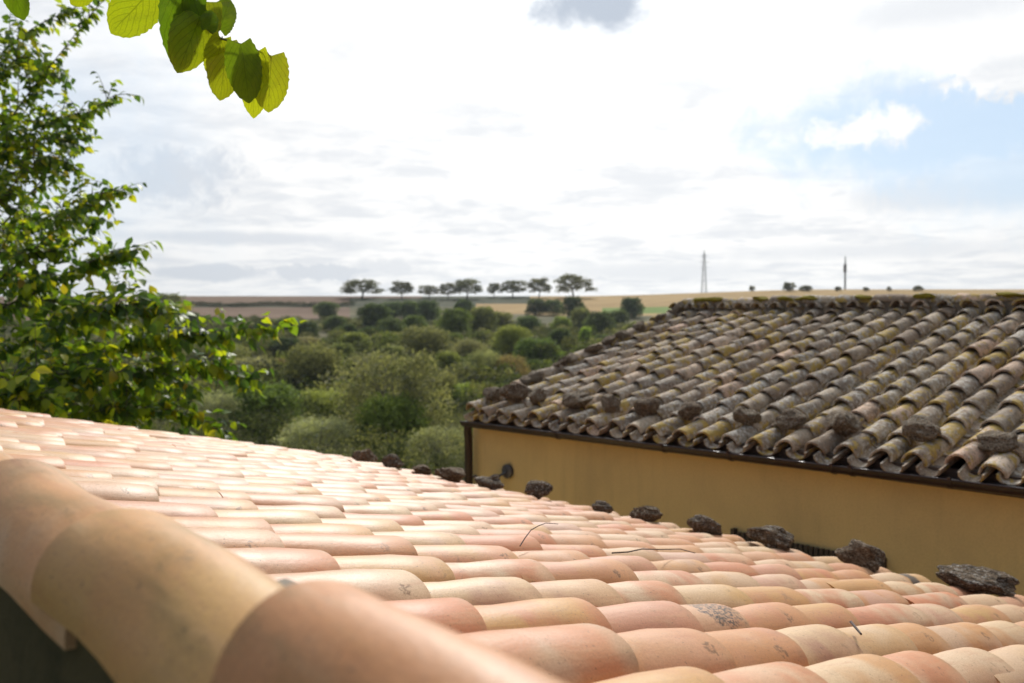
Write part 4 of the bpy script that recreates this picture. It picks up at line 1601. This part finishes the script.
for li, (Q, rad) in enumerate(limbs):
    n = len(Q)
    tot = sum((Q[i + 1] - Q[i]).length for i in range(n - 1))
    dens = 1.02 if li in (0, 1, 2, 8, 9, 14, 16, 17, 18) else (.85 if li in (3, 13) else 1.0)
    lk = .74 if dens > 1.01 else 1.0
    for s in range(int(tot / .062)):
        f = s * .062 / tot
        if f < .18: continue
        i = min(int(f * (n - 1)), n - 2)
        p = Q[i].lerp(Q[i + 1], f * (n - 1) - i)
        d = (Q[i + 1] - Q[i]).normalized()
        for _ in range(2):
            side = Vector((random.gauss(0, 1), random.gauss(0, 1), random.gauss(-.3, .7)))
            side = (side - d * side.dot(d)).normalized()
            leaf_at.append((p, (side * .8 + d * .45 + Vector((0, 0, -.45))).normalized(), random.uniform(.10, .15) * lk, f + .3))
        for _s in range(2 if random.random() < (.75 if f < .75 else .30) * dens else (1 if random.random() < .4 * dens else 0)):  # side shoot
            L_ = random.uniform(.25, .75) * (1.25 - f * .85) * (.85 if lk < 1 else 1)
            sd = (Vector((random.gauss(0, 1), random.gauss(0, 1), random.gauss(.1, .7))) + d * .9).normalized()
            e = p + sd * L_ + Vector((0, 0, -.06 * L_))
            m_ = p.lerp(e, .5) + Vector((0, 0, .07 * L_))
            twigs.tube([p, m_, e], [.006, .004, .0015], 4)
            nn_ = int(L_ / .05)
            for q in range(nn_):
                g_ = (q + 1) / nn_
                pp = p.lerp(m_, g_ * 2) if g_ < .5 else m_.lerp(e, g_ * 2 - 1)
                side = Vector((random.gauss(0, 1), random.gauss(0, 1), random.gauss(-.3, .6)))
                side = (side - sd * side.dot(sd)).normalized()
                leaf_at.append((pp, (side * .75 + sd * .55 + Vector((0, 0, -.4))).normalized(), random.uniform(.09, .15) * lk, f * .5 + g_ * .2))
twigs.build('twig', M['bark'], tree_root, False, 'stuff')


def leaf_matrix(p, d, size):
    x = d
    z = Vector((random.gauss(0, .5), random.gauss(0, .5), 1))
    y = z.cross(x)
    if y.length < .1: y = Vector((1, 0, 0)).cross(x)
    y.normalize(); z = x.cross(y)
    m = Matrix((x, y, z)).transposed().to_4x4()
    w = random.uniform(.85, 1.25)
    return Matrix.Translation(p) @ m @ Matrix.Diagonal((size, size * w, size, 1))


leaf_at.sort(key=lambda q: -q[3] - random.random() * .25)
for p, d, s, wgt in leaf_at[:290]:
    link('leaf', random.choice(leaf_meshes), tree_root, leaf_matrix(p, d, s))
inv_t = parent_world(tree_root).inverted()
vs, fs, uv, rv = [], [], [], []
b = 0
for p, d, s, wgt in leaf_at[290:]:
    v_, f_, u_ = random.choice(leaf_src)
    m = inv_t @ leaf_matrix(p, d, s)
    vs += [m @ Vector(q) for q in v_]
    fs += [tuple(i + b for i in f) for f in f_]
    uv += u_
    rv += [random.random()] * len(v_)
    b += len(v_)
me = mesh_from('foliage', vs, fs, M['leaf'], True, uv, rv)
o = bpy.data.objects.new('foliage', me); COL.objects.link(o); o.parent = tree_root; o['kind'] = 'stuff'
print('tree leaves', len(leaf_at))

# ------------------------------------------------------------------ branch hanging into the picture from above


def big_leaf(base, tip, width_px, depth, tilt, mat, r, cup=.10, heart=.10, point=.5):
    """one heart-shaped leaf from its stalk to its tip; it bulges, its edge is toothed"""
    B, T = at(*base, depth), at(*tip, depth + tilt)
    ax = T - B
    L_ = ax.length
    x = ax.normalized()
    toward = (Vector((0, 0, EYE)) - B).normalized()
    y = toward.cross(x).normalized()
    y = (Matrix.Rotation(random.uniform(-.32, .32), 3, x) @ y)
    z = x.cross(y)
    W = width_px * depth / FPX
    nu, nv = 30, 10
    vs, uv, fs = [], [], []
    for i in range(nu + 1):
        f = i / nu
        # outline: wide near the stalk, drawn out to a point
        g = min(1, abs(2 * f - .86) / 1.14)
        w = (1 - g ** 2.3) ** .66 * (1 if f < .5 else 1 - .18 * point * ((f - .5) / .5))
        if f < .10: w = max(w, .42 + 3 * f)
        if f > .93: w = max(w * .8, .06 * (1 - f) / .07)
        w *= 1 + (.016 if i % 2 else -.012) + .03 * math.sin(i * 1.9 + base[0])
        for j in range(nv + 1):
            s = j / nv * 2 - 1
            xx = f * L_ - heart * L_ * abs(s) ** 1.2 * (1 - f) ** 2
            bul = cup * W * (1 - s * s) + .05 * W * math.sin(f * 9 + s * 5)
            dz = -.14 * L_ * f * f
            p = B + x * xx + y * (s * w * W / 2) + z * (bul * math.sin(math.pi * min(1, f + .08)) + dz * .5)
            vs.append(p); uv.append((j / nv, f))
    for i in range(nu):
        for j in range(nv):
            a = i * (nv + 1) + j
            fs.append((a, a + 1, a + nv + 2, a + nv + 1))
    near_ = min(STEM, key=lambda q: (q - B).length + .3 * max(0, B.z - q.z))
    sm_ = MB(); sm_.tube([near_, near_.lerp(B, .5) + Vector((0, 0, .004)), B + x * .006], [.0013, .0011, .0009], 6)
    stalks.append(sm_)
    c = Vector(branch.location)
    me = mesh_from('leaf', [v - c for v in vs], fs, mat, True, uv, [r] * len(vs))
    o = bpy.data.objects.new('leaf', me); COL.objects.link(o); o.parent = branch
    return o


BD = 1.75
branch = empty('branch', at(205, 20, BD), 'thin branch with large heart-shaped green leaves hanging in from the top edge', 'branch')
mb = MB()
mb.tube([at(-500, -560, BD + .5), at(-240, -330, BD + .25), at(-20, -190, BD + .06), at(120, -90, BD), at(160, -35, BD), at(188, 2, BD), at(205, 27, BD), at(219, 38, BD), at(240, 44, BD), at(262, 52, BD)], [.013, .010, .0075, .005, .004, .0034, .0028, .0022, .0018, .001], 8)
mb.build('stem', M['stem'], branch, True)
STEM = []
for p, q in zip([(120, -90), (160, -35), (188, 2), (205, 27), (219, 38), (240, 44)], [(160, -35), (188, 2), (205, 27), (219, 38), (240, 44), (262, 52)]):
    STEM += [at(p[0] + (q[0] - p[0]) * i / 6, p[1] + (q[1] - p[1]) * i / 6, BD) for i in range(7)]
stalks = []
big = [((8, -22), (24, 20), 24, .02, .8, None), ((92, -14), (70, 4), 22, .0, .4, None),
       ((156, -12), (109, 34), 46, .03, .15, None), ((184, -34), (180, 71), 46, .03, .12, None), ((206, 2), (178, 72), 44, -.02, .65, None),
       ((219, 29), (231, -2), 25, .02, .75, None), ((208, 30), (212, 10), 18, .0, .3, None), ((222, 38), (211, 77), 26, .03, .95, None),
       ((226, 42), (221, 99), 34, -.03, .15, None), ((240, 44), (250, 103), 36, .02, .35, None), ((256, 52), (252, 119), 30, .04, .85, None), ((272, 56), (268, 111), 36, -.02, .98, None)]
for i, (a, b, w, tl, r, _) in enumerate(big):
    o = big_leaf(a, b, w, BD + (i % 3 - 1) * .03, tl, M['bigleaf'], r)
    if (stalks[-1].v[0] - stalks[-1].v[-1]).length < .40:
        stalks[-1].build('stalk', M['stem'], o, True)

# ------------------------------------------------------------------ thin autumn haze over the valley
mb = MB()
mb.box((0, 0, 15), (8400, 8400, 90))
m = bpy.data.materials.new('haze')
m.use_nodes = True
k = NT(m.node_tree); k.n.clear()
pv = k.node('ShaderNodeVolumePrincipled')
pv.inputs['Color'].default_value = (.84, .92, 1.0, 1)
pv.inputs['Density'].default_value = .00013
pv.inputs['Anisotropy'].default_value = .3
mo = k.node('ShaderNodeOutputMaterial')
k.l.new(pv.outputs[0], mo.inputs['Volume'])
hz = mb.build('haze', m)
tag(hz, 'thin pale haze over the valley and the hill', kind='stuff')
scene.cycles.volume_bounces = 1
